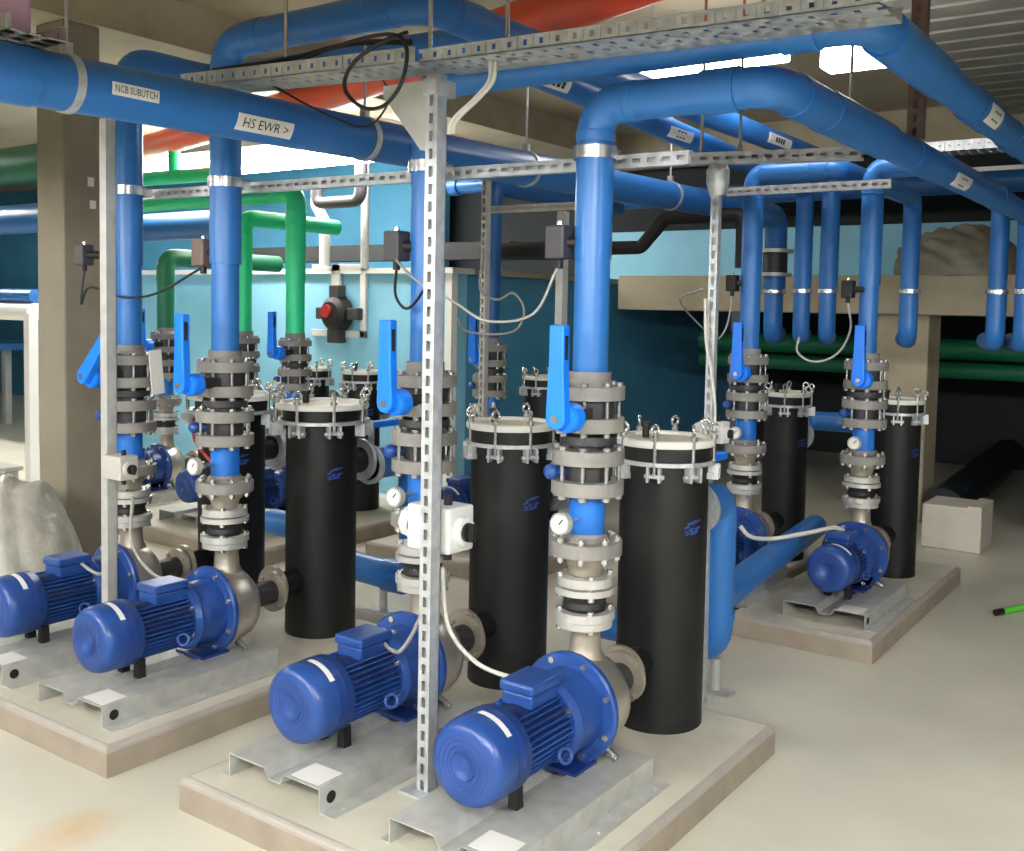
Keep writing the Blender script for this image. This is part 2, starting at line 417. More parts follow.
def make_tank(ty, tr):
    t = thing('strainer_tank', 'tank', 'strainer', (0, ty, ZS))
    def part(mb, name, m, parent=t, bevel=0):
        mb.v = [(v[0], v[1], v[2]-ZS) for v in mb.v]
        return mb.build(name, m, parent, bevel)
    k = tr/.157
    body = part(MB().lathe((0,0,ZS), (0,0,1), [(0,0),(0,tr),(.03,tr),(.035,tr*.995),(.885,tr*.995),(.885,tr*1.02),(.925,tr*1.02),(.925,tr*1.075),(.975,tr*1.075),(.975,0)], 40), 'tank_body', 'black_pe')
    part(MB().cyl((0,-tr*.9,ZA),(0,-(ty-.285),ZA), .052), 'inlet_stub', 'black_pe', body)
    part(MB().ring((0,-(ty-.270),ZA),(0,1,0),.017,.04,.088), 'inlet_flange', 'cast_steel', body)
    part(MB().ring((0,0,1.018), (0,0,1), .014, tr*.98, tr*1.14, 40), 'clamp_ring', 'galv')
    lid = part(MB().lathe((0,0,1.079), (0,0,1), [(0,0),(0,tr*1.11),(.006,tr*1.125),(.02,tr*1.125),(.026,tr*1.1),(.026,tr*.92),(.014,tr*.9),(.014,0)], 40), 'lid', 'lid_white')
    part(MB().cyl((0,0,1.0935),(0,0,1.0955), tr*.86, n=36), 'lid_inset', 'lid_beige', lid)
    part(MB().cyl((-tr*.45,-tr*.1,1.095),(-tr*.45,-tr*.1,1.135), .013, n=12).cyl((-tr*.45,-tr*.1,1.135),(-tr*.45,-tr*.1,1.15), .019, n=12), 'vent_knob', 'rubber', lid)
    for q in range(8):
        an = 2*PI*(q+.35)/8; ca, sa = math.cos(an), math.sin(an); r = tr*1.10
        sb = MB().cyl((r*ca, r*sa, .985), (r*ca, r*sa, 1.13), .007, n=8)
        hexnut(sb, (r*ca, r*sa, 1.106), (0,0,1), .014, .014)
        sb.torus((r*ca, r*sa, 1.142), (ca*.6-sa*.8, sa*.6+ca*.8, 0), .0155, .0055, 16, 6)
        e = part(sb, 'swing_bolt', 'chrome')
        lg = MB(); Rm = Matrix.Rotation(an, 3, 'Z')
        for s in (-1, 1): lg.box((r-.018, s*.02-.004, .968), (r+.022, s*.02+.004, 1.018), Rm, (0,0,0))
        lg.cyl(Rm @ Vector((r, -.034, .985)), Rm @ Vector((r, .034, .985)), .008, n=8)
        part(lg, 'bolt_lug', 'galv', e)
    # faded printed mark, facing the aisle
    mk = MB(); rnd = random.Random(3)
    base_an = math.radians(-28); z0 = ZS+.70
    for q in range(16):
        u = rnd.uniform(-.035, .035); w = rnd.uniform(-.022, .022); L = rnd.uniform(.012, .03); h = rnd.uniform(.004, .009)
        P = lambda x, z: ((tr*.998)*math.cos(base_an+x/tr), (tr*.998)*math.sin(base_an+x/tr), z)
        mk.add([P(u, z0+w), P(u+L, z0+w+.006), P(u+L, z0+w+h+.006), P(u, z0+w+h)], [(0,1,2,3)])
    part(mk, 'printed_mark', 'smudge', body)
    # outlet on the far side near the top
    part(MB().cyl((0,tr*.9,.825),(0,tr+.115,.825), .058), 'outlet_stub', 'black_pe', body)
    part(MB().ring((0,tr+.085,.825),(0,1,0),.018,.05,.095), 'outlet_flange', 'galv', body)
    return t
def make_valve():
    t = thing('shutoff_valve', 'valve', 'valve', (0, 0, 1.195))
    o = -1.195
    def part(mb, name, m, parent=t, bevel=0):
        mb.v = [(v[0], v[1], v[2]+o) for v in mb.v]; return mb.build(name, m, parent, bevel)
    uf = part(MB().ring((0,0,1.292),(0,0,1),.04,.05,.110).lathe((0,0,1.332),(0,0,1),[(0,.075),(.02,.066),(.045,.066)],24), 'upper_flange', 'grey_flange')
    part(MB().ring((0,0,1.195),(0,0,1),.042,.05,.110), 'lower_flange', 'grey_flange')
    part(MB().cyl((0,0,1.237),(0,0,1.292), .078).box((.01,-.21,1.232),(.05,-.05,1.272)), 'valve_body', 'dark_body')
    for k in range(8):
        st = MB(); an = 2*PI*(k+.5)/8; x, y = .092*math.cos(an), .092*math.sin(an)
        st.cyl((x,y,1.185),(x,y,1.345), .0065, n=8); hexnut(st,(x,y,1.333),(0,0,1),.013,.012); hexnut(st,(x,y,1.18),(0,0,1),.013,.014)
        part(st, 'stud_bolt', 'chrome')
    # lever: tapered channel standing up from a round hub
    lv = MB()
    prof = [(-.033,1.25),(-.030,1.235),(-.018,1.222),(0,1.217),(.018,1.222),(.030,1.235),(.033,1.25),(.031,1.30),(.026,1.40),(.025,1.52),(-.025,1.52),(-.026,1.40),(-.031,1.30)]
    lv.prism(prof, (.034,-.245,0), (1,0,0), (0,0,1), (0,.034,0))
    lever = part(lv, 'lever', 'lever_blue', t, .005)
    part(MB().box((.0585,-.238,1.42), (.0605,-.222,1.49)), 'grip_slot', 'hole', lever)
    part(MB().lathe((.045,-.214,1.25),(0,1,0),[(0,0),(0,.040),(.01,.044),(.05,.044),(.058,.038),(.058,0)],24), 'lever_hub', 'lever_blue', lever)
    part(MB().cyl((.034,-.249,1.248),(.034,-.243,1.248), .012, n=12), 'hub_screw', 'chrome', lever)
    return t
def make_check():
    t = thing('check_valve', 'check valve', 'valve', (0, 0, .99))
    o = -.99
    def part(mb, name, m, parent=t, bevel=0):
        mb.v = [(v[0], v[1], v[2]+o) for v in mb.v]; return mb.build(name, m, parent, bevel)
    part(MB().ring((0,0,1.094),(0,0,1),.044,.05,.113), 'upper_flange', 'grey_flange')
    part(MB().ring((0,0,1.0),(0,0,1),.042,.05,.113), 'lower_flange', 'grey_flange')
    b = part(MB().cyl((0,0,1.042),(0,0,1.094), .072).cyl((0,0,1.138),(0,0,1.195), .062).lathe((0,0,1.15),(0,0,1),[(0,.06),(.004,.088),(.03,.088),(.034,.06)],28), 'valve_body', 'dark_body')
    part(MB().cyl((-.05,-.05,1.067),(-.075,-.085,1.067),.018,n=14).ball((-.078,-.088,1.067),.024), 'blue_plug', 'motor_blue', b)
    for k in range(8):
        st = MB(); an = 2*PI*(k+.5)/8; x, y = .096*math.cos(an), .096*math.sin(an)
        st.cyl((x,y,.985),(x,y,1.15), .007, n=8); hexnut(st,(x,y,1.138),(0,0,1),.014,.012); hexnut(st,(x,y,.986),(0,0,1),.014,.014)
        part(st, 'stud_bolt', 'chrome')
    return t
def make_spool():
    t = thing('discharge_reducer', 'reducer', 'pipe fitting', (0, 0, .74))
    o = -.74
    def part(mb, name, m, parent=t, bevel=0):
        mb.v = [(v[0], v[1], v[2]+o) for v in mb.v]; return mb.build(name, m, parent, bevel)
    part(MB().cyl((0,0,.86),(0,0,1.0), .056), 'blue_spool', 'blue_spool')
    part(MB().lathe((0,0,.812),(0,0,1),[(0,.05),(0,.113),(.04,.113),(.042,.11),(.042,.075),(.056,.064),(.066,.062)],32), 'collar_flange', 'grey_flange')
    for k in range(8):
        st = MB(); an = 2*PI*(k+.5)/8; x, y = .096*math.cos(an), .096*math.sin(an)
        st.cyl((x,y,.79),(x,y,.872),.0065,n=8); hexnut(st,(x,y,.854),(0,0,1),.014,.013); hexnut(st,(x,y,.796),(0,0,1),.013,.016)
        part(st, 'flange_bolt', 'chrome')
    part(MB().lathe((0,0,.745),(0,0,1),[(0,.05),(.012,.052),(.03,.058),(.055,.082),(.067,.088),(.067,.05)],28,False), 'steel_cone', 'cast_steel')
    return t
def make_bellows():
    t = thing('rubber_compensator', 'compensator', 'pipe fitting', (0, 0, .585))
    o = -.585
    def part(mb, name, m, parent=t, bevel=0):
        mb.v = [(v[0], v[1], v[2]+o) for v in mb.v]; return mb.build(name, m, parent, bevel)
    part(MB().ring((0,0,.715),(0,0,1),.028,.05,.088).ring((0,0,.69),(0,0,1),.02,.05,.095), 'upper_flange', 'bellow_flange')
    part(MB().lathe((0,0,.635),(0,0,1),[(0,.05),(0,.066),(.012,.07),(.028,.066),(.044,.07),(.056,.062),(.056,.05)],28), 'rubber_sleeve', 'rubber')
    part(MB().ring((0,0,.61),(0,0,1),.026,.05,.095).ring((0,0,.585),(0,0,1),.022,.045,.088), 'lower_flange', 'bellow_flange')
    for k in range(4):
        an = 2*PI*(k+.5)/4; x, y = .079*math.cos(an), .079*math.sin(an)
        for z0, z1 in ((.676, .755), (.575, .646)):
            st = MB().cyl((x,y,z0),(x,y,z1),.006,n=8); hexnut(st,(x,y,z1-.012),(0,0,1),.012,.012); hexnut(st,(x,y,z0+.001),(0,0,1),.012,.012)
            part(st, 'flange_bolt', 'chrome')
    return t
def make_gauge():
    t = thing('pressure_gauge', 'gauge', 'gauge', (0, -.06, .925))
    g = MB().lathe((0,-.095,0),(0,1,0),[(0,0),(0,.026),(-.004,.03),(0,.034),(.022,.034),(.028,.024),(.028,0)],24)
    ca = g.build('gauge_case', 'galv_dull', t)
    MB().cyl((0,-.094,0),(0,-.0965,0),.027,n=22).build('dial_face', 'paper', ca)
    MB().box((-.002,-.098,-.002),(.002,-.0966,.02),Matrix.Rotation(.7,3,'Y'),(0,-.097,0)).build('pointer', 'ink', ca)
    MB().cyl((0,-.07,0),(0,.01,0),.008,n=10).ring((0,-.05,0),(0,1,0),.012,.0,.014,6).build('stem', 'chrome', t)
    return t

KITS = {}
def kit(a, b0, b1, ty, tr, fk=1.):
    return dict(pump=make_pump(a, b0, b1, ty, tr, fk), tank=make_tank(ty, tr), valve=make_valve(), check=make_check(), spool=make_spool(), bell=make_bellows(), gauge=make_gauge())
KITS['A'] = kit(-.605, -.675, .10, .555, .157)
KITS['B'] = kit(-.50, -.545, .16, .64, .13, .93)
used = set()
# line: kit, x, y, tank x offset, words, parts left out
LINES = [
 ('A', -1.645, 2.69, -.02, 'front right pump', 'nearest black strainer tank, tallest in view, standing on the front plinth', ''),
 ('A', -2.31, 2.69, -.03, 'front pump behind the tall perforated post', 'black strainer tank on the front plinth, left of the nearest one', ''),
 ('A', -3.335, 2.66, -.03, 'right-hand pump of the left plinth', 'black strainer tank on the right side of the left plinth', ''),
 ('A', -3.98, 2.66, 0, 'pump behind the left steel post', 'black strainer tank mostly hidden behind the left grey valve stack', ''),
 ('B', -1.578, 5.29, -.005, 'pump on the lone right plinth', 'slim black strainer tank beside the foam box on the right plinth', ''),
 ('B', -2.212, 5.27, -.015, 'rear pump behind the blue suction pipe', 'slim black strainer tank left of the right plinth, before the dark recess', ''),
 ('B', -4.0, 5.3, -.02, 'rear pump at the basin corner', 'rear strainer tank seen over the lid of a front tank', ''),
 ('B', -5.2, 4.72, 0, 'nearer pump with a bright green riser', 'rear strainer tank beside the right bright green riser', ''),
 ('B', -5.72, 4.72, 0, 'second pump with a bright green riser', 'rear strainer tank behind the left bright green riser', ''),
 ('B', -6.6, 4.72, 0, 'far left pump with the dark green riser', 'rear strainer tank under the dark green riser', ''),
]
TXT = dict(
 pump=('blue electric motor pump on a galvanised base, {}', 'pump', 'blue motor pumps'),
 valve=('grey flanged shutoff valve with blue lever, {}', 'valve', 'lever shutoff valves'),
 check=('grey double-flanged check valve with long studs, {}', 'valve', 'check valves'),
 spool=('blue spool on grey flange and steel cone, {}', 'pipe fitting', 'discharge reducers'),
 bell=('steel-flanged black rubber compensator above the pump casing, {}', 'pipe fitting', 'rubber compensators'),
 gauge=('small round pressure gauge at the blue spool, {}', 'gauge', 'pressure gauges'))
def place(o, x, y, label, cat, group):
    k = o
    if o.name in used: k = copy_tree(o)
    used.add(o.name)
    k.location.x += x - OFF.get(o.name, (0, 0))[0]; k.location.y += y - OFF.get(o.name, (0, 0))[1]
    if k is o: OFF[o.name] = (x, y)
    tag(k, label, cat, group)
    return k
OFF = {}
for K, x, y, tdx, who, tl, skip in LINES:
    kt = KITS[K]
    for key in ('pump', 'valve', 'check', 'spool', 'bell', 'gauge'):
        f, c, g = TXT[key]
        place(kt[key], x, y, f.format(who), c, g)
    place(kt['tank'], x+tdx, y, tl, 'strainer', 'black strainer tanks')

# taller tanks in front; the two of the left plinth carry wider lids
for o in [o for o in COL.objects if o.get('category') == 'strainer' and o.location.y < 4]:
    o.scale.z = 1.02
    if o.location.x < -3:
        o.scale.z = 1.03
        for c in o.children:
            if c.name.startswith(('lid', 'clamp_ring', 'swing_bolt')): c.scale = (1.18, 1.18, 1)
# the lever at the left post is turned to one side; its gauge is out of sight
v = [o for o in COL.objects if o.get('label', '').startswith('grey flanged') and 'left steel post' in o['label']][0]
for c in v.children:
    if c.name.startswith('lever'):
        p = Vector((.034, 0, 1.25-1.195)); c.matrix_local = Matrix.Translation(p) @ Matrix.Rotation(.75, 4, 'Y') @ Matrix.Translation(-p)
for o in [o for o in COL.objects if 'left steel post' in o.get('label', '') and o.get('category') == 'gauge']:
    for c in list(o.children_recursive): bpy.data.objects.remove(c)
    bpy.data.objects.remove(o)

# ------------------------------------------------------------------ blue and green pipework
def socket(parent, c, d, L, r, m='blue_pvc', name='pipe_socket'):
    return sleeve(c, d, L, r+.003, r).build(name, m, parent)
def drop_leg(t, L, x, y, z, m='blue_pvc', r=.047):
    MB().cyl(L((x, y, z)), L((x, y, 1.72)), r).build('drop_leg', m, t)
    pipe([L((x, y, 1.73)), L((x, y, 1.42)), L((x-.14, y+.45, 1.42))], r+.010, .09).build('lower_bend', m, t)
def riser(label, x, y, pts, r=.054, m='blue_pvc', big=.0575, zs=1.76, sockets=(), name='riser_pipe', R=.1, drop=None):
    """vertical from the valve up to the first bend, then on along pts (one continuous glued pipe)"""
    t = thing(name, label, 'pipe', (x, y, 1.335))
    L = lambda p: (p[0]-x, p[1]-y, p[2]-1.335)
    MB().cyl(L((x, y, 1.337)), L((x, y, zs)), r).build('lower_pipe', m, t)
    path = [(x, y, zs-.04)]+pts
    pipe([L(p) for p in path], big, R).build('upper_pipe', m, t)
    for c, d, ln, rr in sockets: socket(t, L(c), d, ln, rr, m)
    if drop: drop_leg(t, L, *drop, m)
    return t
X4, Y4 = -1.645, 2.69
def bigger(t, L, p0, p1, r, m='blue_pvc'): MB().cyl(L(p0), L(p1), r).build('wide_collar', m, t)
r4 = riser('nearest blue riser turning right at the top into the lower right header pipe', X4, Y4,
   [(X4, Y4, 2.185), (-1.08, Y4, 2.185), (-1.08, 6.72, 2.185), (-1.08, 6.72, 1.75)], sockets=[
   ((X4, Y4, 2.09), (0,0,1), .04, .0575), ((X4+.13, Y4, 2.185), (1,0,0), .04, .0575)], drop=(-1.08, 6.72, 1.8))
L4 = lambda p: (p[0]-X4, p[1]-Y4, p[2]-1.335)
for p, q in (((-1.29, Y4, 2.185), (-1.18, Y4, 2.185)), ((-1.08, 2.83, 2.185), (-1.08, 3.08, 2.185)), ((-1.08, 3.08, 2.185), (-1.08, 3.72, 2.185)), ((-1.08, 4.05, 2.185), (-1.08, 4.4, 2.185)), ((-1.08, 5.7, 2.185), (-1.08, 6.0, 2.185))):
    bigger(r4, L4, p, q, .063 if p[1] < 2.9 or p[1] > 4 else .0665)
X3 = -2.31
ZH = 2.325
r3 = riser('blue riser behind the tall perforated post running on to the upper right header', X3, Y4,
   [(X3, Y4, ZH), (-.835, Y4, ZH), (-.835, 6.9, ZH), (-.835, 6.9, 1.75)], sockets=[
   ((X3, Y4, 2.2), (0,0,1), .05, .0575)], drop=(-.835, 6.9, 1.8))
L3 = lambda p: (p[0]-X3, p[1]-Y4, p[2]-1.335)
for p, q, rr in (((-1.06, Y4, ZH), (-.96, Y4, ZH), .063), ((-.835, 2.83, ZH), (-.835, 3.45, ZH), .066), ((-.835, 3.9, ZH), (-.835, 4.2, ZH), .065), ((-.835, 4.6, ZH), (-.835, 4.9, ZH), .063)): bigger(r3, L3, p, q, rr)
X2, YL = -3.335, 2.66
r2 = riser('blue riser under the big labelled header bending over to a dark overhead pipe', X2, YL,
   [(X2, YL, 2.585), (-2.32, YL, 2.585), (-2.32, 6.85, 2.585), (-2.32, 6.85, 1.75)], R=.13, big=.062, sockets=[
   ((X2, YL, 2.40), (0,0,1), .14, .062), ((X2+.19, YL, 2.585), (1,0,0), .1, .062), ((-2.49, YL, 2.585), (1,0,0), .12, .062), ((-2.32, YL+.22, 2.585), (0,1,0), .16, .062)], drop=(-2.32, 6.85, 1.8))
X1 = -3.98
r1 = riser('blue riser beside the left steel post and concrete pillar', X1, YL,
   [(X1, YL, 2.60), (X1, 3.12, 2.60), (-2.5, 3.12, 2.58), (-2.5, 6.85, 2.43), (-2.5, 6.85, 1.75)], R=.12, big=.06, sockets=[
   ((X1, YL, 2.42), (0,0,1), .14, .06)], drop=(-2.5, 6.85, 1.8))
X6, Y6 = -1.578, 5.29
riser('bright blue riser of the lone right plinth pump, bending right at the top', X6, Y6,
   [(X6, Y6, 2.315), (-1.25, Y6, 2.315), (-1.25, 6.8, 2.315), (-1.25, 6.8, 1.75)], r=.047, big=.054, R=.08, sockets=[((X6, Y6, 2.2), (0,0,1), .05, .054)], drop=(-1.25, 6.8, 1.8))
X5, Y5 = -2.212, 5.27
riser('bright blue riser behind the right perforated post, bending right at the top', X5, Y5,
   [(X5, Y5, 2.32), (-1.76, Y5, 2.32), (-1.76, 6.75, 2.32), (-1.76, 6.75, 1.75)], r=.055, big=.056, R=.08, sockets=[((X5, Y5, 2.2), (0,0,1), .05, .056), ((-1.85, Y5, 2.32), (1,0,0), .1, .056)], drop=(-1.76, 6.75, 1.8))
X7, Y7 = -4.0, 5.3
riser('blue rear riser in front of the basin wall corner', X7, Y7, [(X7, Y7, 2.35), (X7, 6.9, 2.35)], m='navy_pvc', R=.09)
# the big header
hd = thing('header_pipe', 'big blue header pipe with the text plates crossing the upper left', 'pipe', (-2.8, 1.4, 2.2))
def HZ(y): return 2.18+.0175*(y-1.6)
L = lambda x, y, z: (x+2.8, y-1.4, z-2.2)
pipe([L(-2.8, .6, HZ(.6)), L(-2.8, 7.1, HZ(7.1)), L(-2.8, 7.1, 1.75)], .08, .12).build('main_pipe', 'blue_pvc', hd)
for y in (1.45, 6.2): socket(hd, L(-2.8, y, HZ(y)), (0,1,0), .24 if y < 2 else .3, .08)
drop_leg(hd, lambda p: L(*p), -2.8, 7.1, 1.8, 'blue_pvc', .058)
cl = MB()
for y in (1.675, 2.885, 3.96, 5.43):
    c = MB().ring(L(-2.8, y-.012, HZ(y)), (0,1,0), .024, .079, .085).box(L(-2.815, y-.012, HZ(y)+.083), L(-2.785, y+.012, HZ(y)+.115))
    c.cyl(L(-2.8, y, HZ(y)+.1), L(-2.8, y, 3.32), .005, n=8)
    e = c.build('pipe_hanger', 'galv', hd)
pipe_plate(hd, L(-2.8, 2.34, HZ(2.34)), (0,1,0), .08, math.radians(116), .235, .056, txt='HS EWR >')
pipe_plate(hd, L(-2.8, 1.845, HZ(1.845)), (0,1,0), .08, math.radians(94), .155, .036, txt='NCB SUBUTCH')
MARK = [(-.075+.036*i, -.05+.036*i, -.012, .014) for i in range(4)]
MARK3 = [(-.05+.036*i, -.026+.036*i, -.016, .018) for i in range(3)]
pipe_plate(r4, (-1.08-X4, 4.75-Y4, 2.185-1.335), (0,1,0), .0575, math.radians(125), .27, .06, marks=MARK3)
pipe_plate(r3, (-.835-X3, 4.05-Y4, ZH-1.335), (0,1,0), .065, math.radians(118), .2, .07, marks=MARK3)
pipe_plate(r2, (-2.32-X2, 5.75-YL, 2.585-1.335), (0,1,0), .062, math.radians(105), .34, .055, marks=MARK)
pipe_plate(r1, (-2.5-X1, 3.68-YL, 2.556-1.335), (0,1,0), .06, math.radians(120), .2, .055, marks=MARK)
pipe_plate(r1, (-2.5-X1, 4.85-YL, 2.51-1.335), (0,1,0), .06, math.radians(115), .26, .055, marks=MARK3)

# suction pipes behind the front tanks
def suction(label, x, y, pts, r=.07, foot=None):
    t = thing('suction_pipe', label, 'pipe', (x, y, 0))
    L = lambda p: (p[0]-x, p[1]-y, p[2])
    pipe([L(p) for p in pts], r, .1).build('bent_pipe', 'blue_pvc', t)
    c = L(pts[0]); MB().ring((c[0], c[1]+.0, c[2]), (0,1,0), .018, .05, .095).build('inlet_flange', 'galv', t)
    return t
s4 = suction('blue suction pipe dropping to the floor behind the nearest strainer tank', -1.70, 3.78, [(-1.665, 3.51, .825), (-1.69, 3.78, .825), (-1.70, 3.80, .21), (-1.92, 3.81, .21)], .072)
Ls = lambda x, y, z: (x+1.70, y-3.78, z)
MB().tube([Ls(-1.71, 3.82, .40), Ls(-1.97, 5.75, .35)], .066, 24).build('branch_pipe', 'blue_pvc', s4)
socket(s4, Ls(-1.741, 4.05, .394), (-.135, 1, -.026), .18, .067)
MB().ring(Ls(-1.70, 3.80, .33), (0,0,1), .03, .071, .078).build('pipe_socket', 'blue_pvc', s4)
MB().cyl(Ls(-1.71, 3.84, .02), Ls(-1.71, 3.84, .15), .022, n=14).box(Ls(-1.78, 3.79, 0), Ls(-1.64, 3.89, .014)).build('support_foot', 'galv_dull', s4)
s3 = suction('blue suction pipe behind the second strainer tank of the front plinth', -2.325, 3.78, [(-2.325, 3.51, .825), (-2.325, 3.8, .825), (-2.325, 3.8, .21), (-1.97, 3.8, .21)], .07)
s2 = suction('blue suction pipe behind the black tank of the left plinth', -3.335, 3.78, [(-3.335, 3.48, .825), (-3.335, 3.8, .825), (-3.335, 3.82, .2), (-3.9, 3.86, .2)], .075)
MB().ring((.0-.19, .05, .2), (1,0,0), .12, .074, .084).build('pipe_socket', 'blue_pvc', s2)
MB().cyl((-.22, .055, .02), (-.22, .055, .13), .02, n=12).box((-.30, .005, 0), (-.14, .105, .012)).build('support_foot', 'galv_dull', s2)
s1 = suction('blue suction pipe behind the hidden tank of the left plinth', -3.98, 3.78, [(-3.98, 3.48, .825), (-3.98, 3.75, .825), (-3.98, 3.75, .38), (-4.3, 3.75, .38)], .07)
s5 = suction('blue outlet pipe between the two slim tanks on the right', -2.26, 6.2, [(-2.26, 6.13, .9), (-2.26, 6.32, .9), (-1.62, 6.4, .9)], .06)

for x, dx, w in ((-3.365, .0, 'black tank of the left plinth'), (-1.665, .0, 'nearest strainer tank')):
    v = thing('outlet_valve', 'small valve with a flat blue handle behind the '+w, 'valve', (x, 3.58, .825))
    MB().cyl((0, -.065, 0), (0, -.03, 0), .075).build('valve_body', 'dark_body', v)
    MB().cyl((0, -.047, .07), (0, -.047, .165), .016, n=12).build('stem', 'galv', v)
    MB().prism([(-.03,-.09),(.03,-.09),(.028,.02),(.02,.20),(-.02,.20),(-.028,.02)], (0,-.03,.165), (1,0,0), (0,1,0), (0,0,.03)).build('handle', 'lever_blue', v, .006)
# green pipework (risers, run and down legs)
GX = [(-5.2, 4.72, 'right'), (-5.72, 4.72, 'left')]
g1 = riser('right bright green riser bending left into the green header', -5.2, 4.72, [(-5.2, 4.72, 2.31), (-6.9, 4.72, 2.31)], r=.062, big=.066, m='green_pvc', R=.09, sockets=[((-5.2, 4.72, 2.14), (0,0,1), .1, .066)])
g2 = riser('left bright green riser beside the blue riser, turning back at the top', -5.72, 4.72, [(-5.72, 4.72, 2.16), (-5.72, 5.6, 2.16)], r=.055, big=.058, m='green_pvc', R=.09, sockets=[((-5.72, 4.72, 2.0), (0,0,1), .1, .058)])
g3 = riser('dark green riser behind the left blue riser', -6.6, 4.72, [(-6.6, 4.72, 1.9), (-6.6, 5.8, 1.9)], r=.062, big=.066, m='dark_green', R=.09)
gh = thing('green_header', 'pale green pipe run under the white lamps behind the blue risers', 'pipe', (-7.6, 5.45, 2.62))
MB().tube([(-1.9, 0, 0.03), (.85, 0, 0)], .06, 18).build('main_pipe', 'green_pvc', gh)
MB().tube([(.1, 0, .0), (.1, 0, .68)], .05, 18).build('branch_pipe', 'green_pvc', gh)
gl = thing('green_header', 'dark green pipe hanging left of the concrete pillar', 'pipe', (-10.2, 4.9, 2.75))
MB().tube([(-3, 0, 0), (1.9, 0, 0)], .16, 18).build('main_pipe', 'dark_green', gl)
MB().tube([(-.2, 0, 0), (-.2, 0, .55)], .09, 18).build('branch_pipe', 'dark_green', gl)

# orange overhead pipe
oo = thing('orange_pipe', 'orange overhead pipe crossing behind the cable tray', 'pipe', (-4.86, 4.78, 2.95))
MB().tube([(-4.6, 1.15, -.02), (0, 0, 0), (5.0, -2.1, -.16)], .105, 24).build('main_pipe', 'orange_pipe', oo)
oh = MB().ring((1.3, -.53, -.04), (2.2, -1, -.07), .05, .1, .112).build('pipe_hanger', 'galv', oo)

# far blue pipes
tag(MB().tube([(-5.0, 8.55, 2.62), (4.5, 8.55, 2.62)], .085, 24).build('collector_pipe', 'navy_pvc'), 'dark blue horizontal pipe high above the concrete ledge at the back', 'pipe')
tag(MB().tube([(-9.2, 5.95, 2.27), (-7.45, 5.95, 2.27)], .13, 24).build('collector_pipe', 'navy_pvc'), 'thick dark blue pipe end between the two left blue risers', 'pipe')
tag(MB().tube([(-14.0, 5.0, 2.29), (-8.3, 5.0, 2.29)], .13, 24).build('collector_pipe', 'blue_pvc'), 'blue horizontal pipe seen left of the concrete pillar', 'pipe')
for i, (z, r, m) in enumerate(((1.3, .09, 'dark_green'), (1.12, .07, 'dark_green'))):
    tag(MB().tube([(-4.4, 9.3, z), (4, 9.3, z)], r, 18).build('recess_pipe', m), ('upper' if i == 0 else 'lower')+' dark green pipe in the black recess under the ledge', 'pipe')
tag(MB().tube([(-1.05, 8.2, .2), (-1.3, 11.4, .3)], .19, 24).build('recess_pipe', 'shaded_pipe'), 'thick pipe with the recess shade painted in, on the floor at the far right', 'pipe')
tag(MB().tube([(-1.75, 7.9, .16), (-1.9, 11.3, .2)], .15, 24).build('recess_pipe', 'shaded_pipe'), 'pipe with the recess shade painted in, behind the foam box', 'pipe')

be = thing('pipe_end', 'short capped blue pipe end left of the thin rear post', 'pipe', (-5.2, 6.5, 2.55))
MB().cyl((-.1, 0, 0), (.9, 0, 0), .065).build('pipe_run', 'blue_pvc', be)
MB().lathe((-.14, 0, 0), (1,0,0), [(0,0),(0,.06),(.012,.076),(.10,.076),(.10,.06)], 24).build('end_cap', 'blue_pvc', be)
# black insulated pipes
bp = thing('insulated_pipe', 'black insulated pipe with an offset right of the nearest riser', 'pipe', (-3.0, 6.0, 2.05))
pipe([(-.75, 0, -.06), (-.30, 0, -.06), (-.12, 0, .13), (.42, 0, .13), (.42, 0, -.2)], .045, .06, 14).build('pipe_run', 'rubber', bp)
bq = thing('insulated_pipe', 'black insulated pipe bending down left of the nearest riser', 'pipe', (-3.7, 5.55, 1.95))
pipe([(-.55, 0, 0), (.25, 0, 0), (.34, 0, -.12), (.34, 0, -.75)], .06, .08, 14).build('pipe_run', 'rubber', bq)
MB().ring((.34, 0, -.33), (.3, 0, -1), .03, .05, .075).ring((.34, 0, -.42), (.3, 0, -1), .03, .05, .075).build('clamp_joint', 'sensor', bq)
tag(MB().box((-9, 7.0, 1.99), (-5.1, 7.15, 2.14)).box((-5.1, 8.4, 1.99), (-5.05, 8.42, 2.1)).build('cable_duct', 'rubber'), 'black duct along the top of the light blue basin wall', 'duct')

# vertical drops: clamps and small valve by the ledge
for x, y, w in ((-2.8, 7.1, 'big labelled header'), (-2.5, 6.85, 'second overhead pipe'), (-2.32, 6.85, 'third overhead pipe'), (-1.76, 6.75, 'thin pipe left of the plastic sheet'), (-1.25, 6.8, 'thin pipe right of the plastic sheet'), (-1.08, 6.72, 'lower right header')):
    rr = .08 if x == -2.8 else .062
    c = MB().ring((0, 0, -.013), (0, 0, 1), .026, rr, rr+.008).cyl((0, rr+.003, 0), (0, rr+.10, 0), .007, n=8).build('pipe_clamp', 'chrome', None, 0, (x, y, 1.73))
    tag(c, 'bright steel clamp on the drop of the '+w, 'pipe clamp', 'clamps on the vertical drops')
lv = thing('flanged_joint', 'white flanged joint on the drop of the big header', 'pipe fitting', (-2.8, 7.1, 1.93))
MB().ring((0,0,.08),(0,0,1),.025,.08,.13).build('upper_flange', 'bellow_flange', lv)
MB().ring((0,0,-.09),(0,0,1),.025,.08,.12).build('lower_flange', 'bellow_flange', lv)
MB().cyl((0,0,-.07),(0,0,.08),.088).build('joint_body', 'dark_body', lv)

